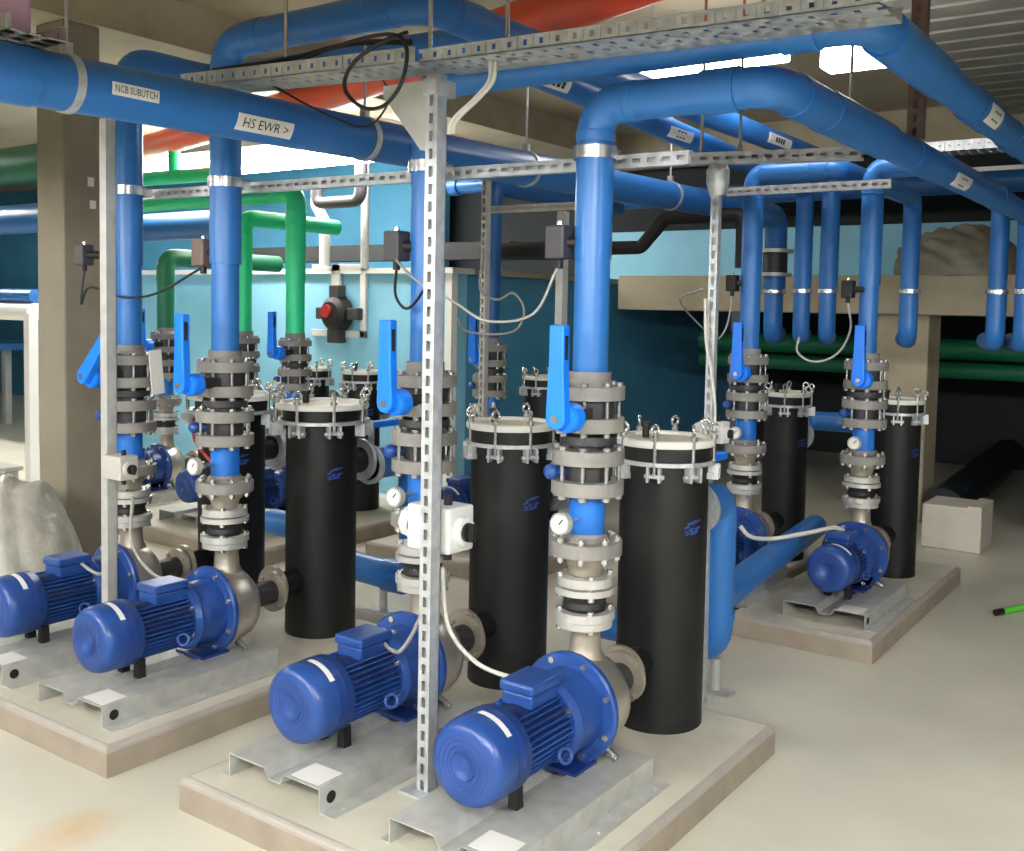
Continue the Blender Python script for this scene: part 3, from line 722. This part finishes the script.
# ------------------------------------------------------------------ steel channels, posts, trays
def channel(name, label, p0, p1, w=.041, d=.041, openv=(0,1,0), wall=.0025, pitch=.05, slot=(.028, .013), cat='steel channel', slots=True, m='galv', parent=None):
    """perforated U channel from p0 to p1; slots cut through the web (the face turned away from openv)"""
    p0 = Vector(p0); p1 = Vector(p1); D = (p1-p0); Ln = D.length; D.normalize(); o = Vector(openv); s = D.cross(o).normalized()
    t = thing(name, label, cat, p0)
    b = MB(); h = w/2
    def bx(u0, u1, a0, a1, c0, c1):
        vs = [D*u+s*a+o*c for u, a, c in ((u0,a0,c0),(u1,a0,c0),(u1,a1,c0),(u0,a1,c0),(u0,a0,c1),(u1,a0,c1),(u1,a1,c1),(u0,a1,c1))]
        fs = [(0,3,2,1),(4,5,6,7),(0,1,5,4),(1,2,6,5),(2,3,7,6),(3,0,4,7)]
        b.add(vs, fs)
    sw = slot[1]/2
    if not slots: slot = (0, 0); sw = 0
    bx(0, Ln, -h, -sw, -wall, 0); bx(0, Ln, sw, h, -wall, 0)
    n = max(1, int(Ln/pitch)) if slots else -1; q = Ln/n
    for i in range(n+1):
        a0 = max(0, i*q-(q-slot[0])/2); a1 = min(Ln, i*q+(q-slot[0])/2); bx(a0, a1, -sw, sw, -wall, 0)
    bx(0, Ln, -h, -h+wall, 0, d); bx(0, Ln, h-wall, h, 0, d)
    bx(0, Ln, -h, -h*.55, d-wall, d); bx(0, Ln, h*.55, h, d-wall, d)
    b.build('perforated_profile', m, t)
    MB_ = MB(); b = MB_; bx(0, Ln, -h+wall, h-wall, d*.55, d*.56); b.build('inner_shade', 'galv_dull', t)
    return t
YF = 2.29
pf = channel('support_post', 'tall perforated steel post standing on the front plinth between two pumps', (-1.955, YF, ZS), (-1.955, YF, 2.235), .043, .041, slot=(.03, .016), cat='post')
MB().box((-.06, -.04, 0), (.06, .08, .008)).build('foot_plate', 'galv', pf)
MB().prism([(.0, 2.07), (.0, 2.13), (-.17, 2.13), (-.17, 2.10), (-.02, 1.93), (0, 1.93)], (-.022, .0, -ZS+.09), (1,0,0), (0,0,1), (0,.04,0)).build('bracket', 'galv_dull', pf)
MB().box((-.02, -.02, 2.07), (.03, .07, 2.115)).build('bracket', 'galv', pf)
for k in (0, 1):
    MB().tube(spline([(.04+.014*k, .03, 1.96), (.055+.014*k, .03, 2.0), (.12+.014*k, .05, 2.06), (.16+.014*k, .06, 2.105), (.165+.016*k, .06, 2.16)]), .0065, 8).build('conduit', 'cable_white', pf)
p1 = channel('support_post', 'plain steel channel post on the left plinth in front of the pillar', (-3.585, YF, ZS), (-3.585, YF, 2.25), .042, .04, cat='post', slots=False, m='galv_dull')
MB().box((-.06, -.03, 0), (.022, .06, .008)).build('foot_plate', 'galv', p1)
pr = channel('support_post', 'perforated steel post rising behind the nearest strainer tank', (-1.712, 3.7, 0), (-1.712, 3.7, 2.12), .034, .028, slot=(.03, .015), cat='post')
MB().lathe((0, .02, 2.02), (0,0,1), [(0,.03),(.05,.045),(.1,.045),(.13,.03),(.14,0)], 18).build('rounded_cap', 'galv', pr)
channel('support_post', 'thin perforated steel post in front of the basin wall corner', (-3.84, 5.0, ZS), (-3.84, 5.0, 2.45), .041, .041, slot=(.03, .016), cat='post', m='galv_dull')
tag(channel('clamp_rail', 'long perforated rail clamped across the four front risers', (-4.15, 2.79, 2.04), (-1.38, 2.79, 2.025), .041, .03), cat='rail')
tag(channel('clamp_rail', 'bright perforated rail on top of the right post', (-1.84, 3.69, 2.168), (-1.15, 3.69, 2.143), .046, .04), cat='rail')
tag(channel('clamp_rail', 'short perforated rail across the two bright right risers', (-2.33, 5.18, 2.22), (-1.46, 5.18, 2.22), .045, .02), cat='rail')
tag(channel('clamp_rail', 'short perforated rail at the rear riser left of the nearest one', (-3.98, 5.16, 2.185), (-3.28, 5.16, 2.185), .045, .03, m='galv_dull'), cat='rail')
tag(MB().box((-3.44, 5.2, 1.3), (-3.39, 5.26, 2.16)).build('hanger_post', 'galv_dull'), 'grey hanger post below the short rear rail', 'post')
for x, y, w in ((X4, Y4, 'nearest riser'), (X3, Y4, 'riser behind the tall post'), (X2, YL, 'riser under the big header'), (X1, YL, 'riser by the left post')):
    c = MB().ring((0, 0, -.019), (0, 0, 1), .038, .062, .068).box((-.03, .06, -.019), (.03, .10, .019)).build('pipe_clamp', 'chrome', None, 0, (x, y, 2.04))
    tag(c, 'wide steel pipe clamp on the '+w, 'pipe clamp', 'wide clamps on the long rail')

def tray(label, x0, x1, y0, y1, z0, z1, h=.06, m='galv', pitch=.052):
    """slotted cable tray along X: slotted bottom, two side walls with small holes and stiffening ribs"""
    t = thing('cable_tray', label, 'cable tray', (x0, y0, z0))
    Ln = x1-x0; dz = (z1-z0)/Ln; W = y1-y0; th = .0025
    def bx(b, a0, a1, c0, c1, e0, e1):
        vs = [(u, c, e+dz*u) for u, c, e in ((a0,c0,e0),(a1,c0,e0),(a1,c1,e0),(a0,c1,e0),(a0,c0,e1),(a1,c0,e1),(a1,c1,e1),(a0,c1,e1))]
        b.add(vs, [(0,3,2,1),(4,5,6,7),(0,1,5,4),(1,2,6,5),(2,3,7,6),(3,0,4,7)])
    bt = MB(); n = int(Ln/pitch); q = Ln/n
    for i in range(n): bx(bt, i*q, i*q+q*.68, 0, W, 0, th)
    for c in (0, W*.33, W*.66, W-.03): bx(bt, 0, Ln, c, c+.03, 0, th)
    bt.build('slotted_bottom', m, t)
    for s, c in (('near', 0), ('far', W-th)):
        sd = MB(); hs = .008
        bx(sd, 0, Ln, c, c+th, 0, h*.5-hs); bx(sd, 0, Ln, c, c+th, h*.5+hs, h)
        for i in range(n): bx(sd, i*q+hs*1.6, (i+1)*q, c, c+th, h*.5-hs, h*.5+hs)
        if s == 'near':
            for i in range(n): bx(sd, i*q+hs*1.6+.012, i*q+hs*1.6+.022, c-.004, c, .003, h-.003)
        bx(sd, 0, Ln, c-.003, c+th+.003, h-.004, h)
        sd.build('tray_side', m, t)
    return t
tray('bright slotted cable tray crossing the top right in front of the headers', -1.99, -.68, 2.27, 2.45, 2.266, 2.236, h=.037)
tray('dim slotted cable tray crossing over the big header to the tall post', -3.06, -1.99, 2.25, 2.42, 2.308, 2.266, h=.042, m='galv_dull')
tray('grey cable tray end lying over the big header at the far left', -4.4, -2.70, 1.46, 1.62, 2.272, 2.272, h=.045, m='galv_dull')
tray('white cable tray in the distance beside the lower right header', -1.62, -.6, 6.3, 6.5, 2.53, 2.53, h=.06)
# hanging rods
for x, y, z, w in ((-2.0, 2.33, 2.272, 'left of the tall post top'), (-1.72, 2.33, 2.262, 'right of the tall post top'), (-.97, 2.33, 2.24, 'middle of the bright tray'), (-1.78, 3.71, 2.18, 'left end of the bright right rail'), (-1.62, 3.71, 2.18, 'right of the rounded post cap'), (-1.2, 3.71, 2.18, 'right end of the bright right rail'), (-2.62, 2.33, 2.296, 'left part of the dim tray')):
    o = MB().cyl((0, 0, 0), (0, 0, 3.32-z), .006, n=8).cyl((0,0,0),(0,0,.03),.011,n=6).build('threaded_rod', 'chrome', None, 0, (x, y, z))
    tag(o, 'thin threaded rod hanging from the ceiling to the '+w, 'rod', 'threaded hanger rods')
hu = channel('hanger_profile', 'dark steel hanger profile behind the upper right header', (-1.085, 4.14, 2.255), (-1.085, 4.14, 3.2), .06, .04, cat='post', m='sensor_brown')
wr = MB().box((-2.1, 7.9, 2.62), (-.6, 7.93, 2.65)).box((-.63, 7.9, 2.2), (-.6, 7.93, 2.65)).build('wall_conduit', 'white'); tag(wr, 'white angled conduit on the back wall between the right headers', 'conduit')

# ------------------------------------------------------------------ small electrical things
def isolator(label, x, y, z, m='white_box', sc=1., cover=True):
    t = thing('isolator_switch', label, 'switch box', (x, y, z))
    MB().box((-.085, -.05, -.07), (.085, .07, .07)).build('enclosure', m, t, .008)
    if cover: MB().lathe((-.085, .01, 0), (-1,0,0), [(0,.062),(.02,.055),(.045,.05),(.045,0)], 8).build('side_cover', m, t, .003)
    kn = MB().lathe((.084, .01, -.005), (1,0,0), [(0,.046),(.018,.044),(.022,.034),(.022,0)], 24).build('switch_collar', m, t)
    MB().cyl((.106, .01, -.005), (.116, .01, -.005), .029, n=20).box((.116, .002, -.032), (.134, .018, .022)).build('switch_knob', 'rubber', kn)
    for z0 in (.07, -.10): MB().cyl((.03, .01, z0), (.03, .01, z0+.03), .014, n=10).build('cable_gland', 'rubber', t)
    t.scale = (sc, sc, sc); return t
isolator('white isolator switch box with black knob on the tall front post', -2.005, YF+.115, .89)
isolator('grey isolator switch box with black knob on the left post', -3.507, YF+.01, .93, 'grey_box', .66, False)
isolator('white isolator switch box behind the nearest strainer tank', -1.735, 3.80, 1.085, sc=.62)
def sensor(label, x, y, z, m='sensor', s=1.):
    t = thing('flow_switch', label, 'sensor', (x, y, z))
    MB().box((-.03*s, -.028*s, -.045*s), (.03*s, .028*s, .045*s)).build('housing', m, t, .006)
    MB().cyl((.02, .0, 0), (.085, .05, 0), .016*s, n=12).build('probe', 'rubber', t)
    MB().cyl((0, 0, -.045*s), (0, 0, -.07*s), .011*s, n=10).build('cable_gland', 'rubber', t)
    MB().cyl((0, 0, .045*s), (0, 0, .056*s), .009*s, n=10).build('housing_screw', 'chrome', t)
    return t
sensor('dark flow switch on the riser behind the tall post', X3-.085, Y4-.06, 1.77, s=1.15)
sensor('dark flow switch on the nearest blue riser', X4-.09, Y4-.05, 1.77, s=1.15)
sensor('black flow switch on the left riser in front of the pillar', X1-.14, YL-.12, 1.76)
sensor('brown flow switch on the riser under the big header', X2-.11, YL-.02, 1.765, 'sensor_brown', 1.2)
sensor('black flow switch on the riser behind the right post', X5-.085, Y5-.05, 1.73, 'rubber')
sensor('black flow switch on the riser of the lone right plinth', X6-.085, Y5-.05, 1.70, 'rubber')
# cables
cable('motor_cable', 'pale cable from the tall post box to the nearest motor', [(-1.95, 2.36, .78), (-1.93, 2.37, .6), (-1.86, 2.42, .49), (-1.75, 2.46, .455), (-1.69, 2.48, .455)], .007, 'cable_white')
cable('motor_cable', 'pale cable from the tall post down to the second front motor', [(-2.0, 2.37, .78), (-2.03, 2.36, .62), (-2.12, 2.38, .49), (-2.2, 2.42, .455), (-2.27, 2.45, .46)], .007, 'cable_grey')
cable('motor_cable', 'grey cable from the left post box to the right motor of the left plinth', [(-3.54, 2.38, .8), (-3.53, 2.37, .62), (-3.45, 2.40, .51), (-3.37, 2.44, .475)], .007, 'cable_grey')
cable('motor_cable', 'grey cable looping to the leftmost motor', [(-3.62, 2.36, .78), (-3.66, 2.35, .55), (-3.75, 2.38, .46), (-3.86, 2.4, .45), (-3.94, 2.4, .475)], .007, 'cable_grey')
cable('motor_cable', 'pale cable curving to the motor on the lone right plinth', [(-2.02, 4.78, .50), (-1.96, 4.78, .455), (-1.85, 4.78, .462), (-1.70, 4.85, .50), (-1.62, 4.98, .515), (-1.58, 5.03, .50)], .011, 'cable_white')
cable('cable_loop', 'black cable loop hanging from the tray left of the tall post', [(-2.5, 2.30, 2.345), (-2.25, 2.24, 2.35), (-2.06, 2.22, 2.345), (-1.995, 2.22, 2.30), (-2.01, 2.22, 2.205), (-2.074, 2.22, 2.146), (-2.154, 2.22, 2.144), (-2.224, 2.22, 2.189), (-2.237, 2.22, 2.235), (-2.196, 2.22, 2.285), (-2.096, 2.22, 2.325), (-2.0, 2.23, 2.345)], .006, 'cable_black')
cable('cable_loop', 'thin cable sagging along the top of the big header', [(-2.72, 2.35, 2.30), (-2.71, 2.6, 2.24), (-2.7, 2.8, 2.23), (-2.5, 2.7, 2.3), (-2.3, 2.4, 2.32)], .004, 'cable_black')
cable('sensor_cable', 'grey cable sagging from the tall post to the nearest riser switch', [(X3-.05, Y4-.1, 1.72), (-2.15, 2.45, 1.65), (-1.99, 2.45, 1.58), (-1.9, 2.5, 1.525), (-1.8, 2.6, 1.55), (X4-.09, Y4-.06, 1.69)], .0045, 'cable_grey')
cable('sensor_cable', 'black cable from the flow switch behind the tall post', [(X3-.085, Y4-.06, 1.70), (X3-.06, Y4-.09, 1.6), (X3+.01, Y4-.1, 1.56), (-2.13, 2.5, 1.66), (-2.02, 2.42, 1.78)], .005, 'cable_black')
cable('sensor_cable', 'black cable hanging from the pillar side flow switch', [(X1-.14, YL-.12, 1.7), (X1-.15, YL-.13, 1.55), (X1-.05, YL-.15, 1.62), (X1+.2, YL-.16, 1.58), (X2-.3, YL-.1, 1.6), (X2-.12, YL-.03, 1.70)], .005, 'cable_black')
cable('sensor_cable', 'pale cable loop beside the right perforated post', [(X5-.085, Y5-.05, 1.66), (X5-.1, Y5-.07, 1.5), (X5-.16, Y5-.07, 1.42), (X5-.22, Y5-.07, 1.46), (-2.3, 4.6, 1.62), (-1.78, 3.76, 1.66)], .005, 'cable_grey')
cable('sensor_cable', 'pale cable loop hanging between the two bright right risers', [(-2.05, 5.6, 1.44), (-2.06, 5.6, 1.36), (-1.98, 5.58, 1.31), (-1.88, 5.56, 1.32), (-1.78, 5.5, 1.38), (-1.7, 5.4, 1.50), (X6-.085, Y5-.05, 1.63)], .006, 'cable_white')
cable('sensor_cable', 'grey cable running up the right post', [(-1.69, 3.67, .98), (-1.675, 3.68, 1.15), (-1.69, 3.68, 1.3), (-1.72, 3.675, 1.45), (-1.73, 3.675, 1.62)], .006, 'cable_white')
cable('sensor_cable', 'grey cable coil hanging at the thin rear post', [(-3.82, 4.97, 1.9), (-3.83, 4.96, 1.68), (-3.7, 4.96, 1.62), (-3.58, 4.96, 1.66), (-3.5, 4.96, 1.56), (-3.56, 4.96, 1.44), (-3.75, 4.96, 1.41), (-3.95, 4.96, 1.43), (-4.0, 4.96, 1.5)], .007, 'cable_grey')
cable('signal_cable', 'red and pink cable drooping left of the grey valve stack', [(-4.05, 3.05, 1.02), (-3.98, 3.0, .93), (-3.86, 2.98, .86), (-3.75, 2.97, .81), (-3.62, 2.95, .79)], .008, 'red_cable')
for dz, (a, b) in enumerate(((-2.9, -2.2), (-2.85, -2.05), (-2.95, -2.1))):
    pass
cable('tray_cables', 'black cable lying in the dim tray', [(-2.95, 2.3, 2.36), (-2.6, 2.33, 2.365), (-2.3, 2.31, 2.37), (-2.05, 2.3, 2.34)], .009, 'cable_black')
# water meter panel on the basin wall and white drain pipe
wm = thing('dosing_panel', 'grey framed panel with a black and red meter on the basin wall', 'meter', (-6.33, 6.29, 1.50))
MB().box((-.36, -.03, -.2), (.28, .0, -.14)).box((.22, -.03, -.2), (.28, .0, .42)).box((-.36, -.03, .36), (.28, .0, .42)).box((-.12, -.03, -.2), (-.02, 0, .42)).build('mounting_frame', 'white_box', wm, .004)
MB().lathe((0, -.03, 0), (0,-1,0), [(0,.15),(.1,.14),(.14,.1),(.15,.0)], 20).build('meter_body', 'rubber', wm)
MB().cyl((-.02,-.17,.02),(-.02,-.2,.02),.055,n=18).build('red_dial', 'red', wm)
for lo, hi in (((-.24,-.1,-.05),(-.13,-.03,.05)), ((.13,-.1,-.05),(.26,-.03,.05)), ((-.06,-.12,.13),(.06,-.03,.24)), ((-.08,-.12,-.25),(.06,-.03,-.13))): MB().box(lo, hi).build('hose_fitting', 'sensor', wm, .01)
wp = thing('drain_pipe', 'white drain pipe with an offset above the basin wall', 'pipe', (-6.45, 6.2, 1.885))
pipe([(-.02,0,.02), (-.02,0,.40), (-.13,0,.54), (-.13,0,.76)], .045, .06, 14).build('pipe_run', 'white', wp)
gt = thing('waste_trap', 'dark grey pipe trap under the rail beside the white drain pipe', 'pipe', (-6.1, 6.0, 2.41))
pipe([(-.26,0,.15), (-.26,0,.0), (.24,0,.0), (.24,0,.3)], .05, .09, 14).build('pipe_run', 'sensor', gt)
tag(MB().cyl((-6.05, 6.25, 1.88), (-6.05, 6.25, 2.8), .035, n=12).build('support_tube', 'galv_dull'), 'grey support tube beside the white drain pipe', 'post')

# lamps
def lamp(label, x0, x1, y, z, w=.3, energy=120):
    '''industrial trough lamp: a bare tube inside an opaque white reflector, open downwards'''
    t = thing('ceiling_lamp', label, 'lamp', ((x0+x1)/2, y, z), None)
    h = (x1-x0)/2; r = .03
    MB().box((-h, -w/2, .08), (h, w/2, .10)).box((-h, -w/2, 0), (h, -w/2+.008, .08)).box((-h, w/2-.008, 0), (h, w/2, .08)).box((-h,-w/2,0),(-h+.008,w/2,.08)).box((h-.008,-w/2,0),(h,w/2,.08)).build('housing', 'white', t)
    m = mat('tube_%d' % round(energy*10), (1, .99, .965), .5, emit=energy/(PI*2*PI*r*2*(h-.05)))
    M['tube_now'] = m
    MB().cyl((-h+.05, 0, .022), (h-.05, 0, .022), r, n=12).build('tube', 'tube_now', t)
    for s in (-.7, .7): MB().cyl((h*s, 0, .1), (h*s, 0, 3.32-z), .005, n=6).build('hanger_rod', 'galv', t)
    return t
def batten(label, x0, x1, y, z, w, h, m='tube_light'):
    t = thing('ceiling_lamp', label, 'lamp', ((x0+x1)/2, y, z)); q = (x1-x0)/2
    MB().box((-q, -.04, h), (q, .04, h+.05)).build('housing', 'white', t)
    MB().box((-q, -w/2, 0), (q, w/2, h)).build('diffuser', m, t, .01)
    for s in (-.7, .7): MB().cyl((q*s, 0, h+.05), (q*s, 0, 3.32-z), .005, n=6).build('hanger_rod', 'galv', t)
batten('glowing ceiling lamp behind the upper right elbow', -2.85, -1.95, 5.0, 2.84, .12, .09)
batten('bare glowing lamp between the two right headers', -1.75, -1.45, 5.0, 2.76, .16, .12)
batten('nearer glowing lamp left of the tall post under the big header', -8.9, -5.5, 5.85, 2.69, .14, .12, 'tube_bright')
batten('farther glowing lamp above the green pipes', -9.5, -7.0, 6.6, 2.9, .14, .12)
lamp('ceiling lamp behind the camera on the left', -2.6, -.8, -1.9, 2.22, .8, 210)
lamp('ceiling lamp over the front aisle', -.7, 1.3, -.2, 2.20, .8, 220)
lamp('unseen lamp added over the right aisle to brighten the floor', 1.6, 3.4, 1.4, 2.10, .8, 230)  # added out of view to lift the right-hand floor
lamp('ceiling lamp over the left aisle plinth', -4.8, -3.0, -.8, 2.22, .8, 130)
lamp('ceiling lamp over the left aisle', -7.6, -6.1, .6, 2.3, .8, 70)
lamp('ceiling lamp over the far left floor', -12.5, -10.5, 4.5, 3.0, .8, 260)

# ------------------------------------------------------------------ loose things
fb = thing('foam_block', 'pale box standing on the floor beside the slim right tank', 'box', (-1.55, 7.42, 0))
MB().box((-.19, -.19, 0), (.19, .2, .30)).build('box_body', 'foam_box', fb, .012)
MB().box((.10, -.19, .285), (.19, .2, .315)).build('torn_flap', 'foam_box', fb, .006)
gh_ = thing('broom_handle', 'lime green handle lying on the floor at the right edge', 'broom', (-.85, 6.1, .02))
MB().tube([(-.12,-.28,0), (.5, 1.0, 0)], .016, 12).build('handle', 'lime', gh_)
MB().tube([(-.145,-.33,0), (-.12,-.28,0)], .018, 12).build('end_grip', 'rubber', gh_)
def crumple(name, label, c, sx, sy, sz, seed, m='plastic_sheet', n=26):
    rnd = random.Random(seed); vs = []; fs = []
    ph = [(rnd.uniform(2, 7), rnd.uniform(2, 7), rnd.uniform(0, 6), rnd.uniform(.02, .12)) for _ in range(16)]
    for i in range(n+1):
        th = PI/2*i/n
        for k in range(2*n):
            a = PI*k/n; x, y, z = math.sin(th)*math.cos(a), math.sin(th)*math.sin(a), math.cos(th)
            d = 1+sum(w*abs(math.sin(p*x*1.7+q*y*1.3+z*p+o)) for p, q, o, w in ph)*.55-.3
            vs.append((x*sx*d, y*sy*d, max(0, z*sz*d)))
    for i in range(n):
        for k in range(2*n): fs.append((i*2*n+k, (i+1)*2*n+k, (i+1)*2*n+(k+1) % (2*n), i*2*n+(k+1) % (2*n)))
    o = MB().add(vs, fs, True).build(name, m, None, 0, c)
    return tag(o, label, 'plastic sheet')
crumple('plastic_sheet', 'crumpled translucent plastic sheet lying on the concrete ledge', (-1.80, 8.29, 1.885), .42, .28, .33, 5, 'dark_plastic')
crumple('plastic_sheet', 'big bundle of dull plastic sheet on the floor before the pillar', (-5.12, 2.68, 0), .39, .42, .66, 11)
cn = thing('plastic_canister', 'pale pink plastic canister on the cable tray in the top left corner', 'canister', (-2.86, 1.545, 2.277))
MB().lathe((0,0,0), (0,0,1), [(0,0),(0,.045),(.01,.052),(.16,.052),(.19,.03),(.22,.028),(.22,0)], 24).build('canister_body', 'pink', cn)
# far left clutter
wb = thing('work_bench', 'blue topped bench on the far left floor', 'bench', (-13.3, 6.5, 0))
MB().box((-1.0,-.4,.95), (1.0,.4,1.03)).build('bench_top', 'navy_pvc', wb)
for sx in (-.9, .55):
    for sy in (-.3, .3): MB().box((sx-.04, sy-.04, 0), (sx+.04, sy+.04, .95)).build('leg', 'galv_dull', wb)
vf = thing('valve_frame', 'small blue pipe frame left of the pillar', 'pipe', (-9.2, 4.9, 1.6))
pipe([(-.5,0,-.3),(-.5,0,0),(.5,0,0)], .06, .1, 14).build('pipe_run', 'blue_pvc', vf)
MB().tube([(-.4,0,-.14),(.5,0,-.14)], .08, 14).build('white_pipe', 'white', vf)
tag(MB().box((-8.35,4.6,0),(-8.27,4.68,1.45)).build('white_post', 'white'), 'white square post just left of the pillar', 'post')
pk = thing('packed_pipes', 'white wrapped pipe lying on the far left floor', 'pipe', (-8.2, 3.9, .2))
MB().tube([(-.5,-.2,.12),(.5,.2,-.02)], .12, 18).build('pipe_run', 'white', pk)
gb = thing('storage_box', 'grey box on the floor left of the pillar', 'box', (-7.0, 3.45, 0))
MB().box((-.3,-.2,0),(.3,.2,.42)).build('box_body', 'grey_box', gb, .01)
MB().box((-.32,-.22,.42),(.32,.22,.45)).build('box_lid', 'grey_box', gb, .006)
# papers taped on the pillar and tag on the left valve
pp = MB().box((-5.2345, 3.25, 2.19), (-5.23, 3.285, 2.24)).build('pillar_sticker', 'paper'); tag(pp, 'upper small white sticker on the pillar', 'sticker')
pp = MB().box((-5.2345, 3.262, 2.07), (-5.23, 3.297, 2.115)).build('pillar_sticker', 'paper'); tag(pp, 'lower small white sticker on the pillar', 'sticker')
tg = MB().box((-3.80, 2.64, 1.17), (-3.795, 2.70, 1.36), Matrix.Rotation(.1, 3, 'X')).build('hanging_tag', 'paper'); tag(tg, 'white paper tag hanging beside the left valve', 'tag')

# ------------------------------------------------------------------ floor stain in the floor material
nt = M['floor'].node_tree; b = nt.nodes['Principled BSDF']
src = b.inputs['Base Color'].links[0].from_socket
tc = nt.nodes.new('ShaderNodeTexCoord'); mp = nt.nodes.new('ShaderNodeMapping'); mp.inputs['Location'].default_value = (2.76, -1.655, 0)
mp2 = nt.nodes.new('ShaderNodeVectorMath'); mp2.operation = 'MULTIPLY'; mp2.inputs[1].default_value = (8.0, 5.5, 0)
nz = nt.nodes.new('ShaderNodeTexNoise'); nz.inputs['Scale'].default_value = 9
ln = nt.nodes.new('ShaderNodeVectorMath'); ln.operation = 'LENGTH'
ad = nt.nodes.new('ShaderNodeMath'); ad.operation = 'ADD'
mr = nt.nodes.new('ShaderNodeMapRange'); mr.inputs['From Min'].default_value = .6; mr.inputs['From Max'].default_value = 1.5; mr.inputs['To Min'].default_value = .55; mr.inputs['To Max'].default_value = 0
mx = nt.nodes.new('ShaderNodeMix'); mx.data_type = 'RGBA'
mx.inputs['B'].default_value = (*hexc('c79a55'), 1)
nt.links.new(tc.outputs['Object'], mp.inputs['Vector']); nt.links.new(mp.outputs['Vector'], mp2.inputs[0]); nt.links.new(mp2.outputs['Vector'], ln.inputs[0])
nt.links.new(tc.outputs['Object'], nz.inputs['Vector']); nt.links.new(ln.outputs['Value'], ad.inputs[0]); nt.links.new(nz.outputs['Fac'], ad.inputs[1])
nt.links.new(ad.outputs['Value'], mr.inputs['Value']); nt.links.new(mr.outputs['Result'], mx.inputs['Factor'])
nt.links.new(src, mx.inputs['A']); nt.links.new(mx.outputs['Result'], b.inputs['Base Color'])

# ------------------------------------------------------------------ world, camera, view
w = bpy.data.worlds.new('World'); C.world = w; w.use_nodes = True
w.node_tree.nodes['Background'].inputs['Color'].default_value = (.75, .82, .9, 1)
w.node_tree.nodes['Background'].inputs['Strength'].default_value = .05
yaw, pitch, roll = -.60630, .06020, .02011
fw = Vector((math.cos(pitch)*math.sin(yaw), math.cos(pitch)*math.cos(yaw), -math.sin(pitch)))
r0 = Vector((math.cos(yaw), -math.sin(yaw), 0)); u0 = r0.cross(fw)
R = r0*math.cos(roll)+u0*math.sin(roll); U = u0*math.cos(roll)-r0*math.sin(roll)
cd = bpy.data.cameras.new('Camera'); cam = bpy.data.objects.new('Camera', cd); COL.objects.link(cam)
cam.matrix_world = Matrix(((R.x, U.x, -fw.x, 0), (R.y, U.y, -fw.y, 0), (R.z, U.z, -fw.z, H), (0, 0, 0, 1)))
cd.sensor_fit = 'HORIZONTAL'; cd.sensor_width = 36; cd.lens = 1023.4/1024*36
cd.shift_x = (512-531.3)/1024; cd.shift_y = (372.1-425.5)/1024
cd.clip_start = .05
C.camera = cam
C.view_settings.view_transform = 'Standard'; C.view_settings.look = 'None'; C.view_settings.gamma = 1; C.view_settings.use_curve_mapping = False
C.view_settings.exposure = 0.6
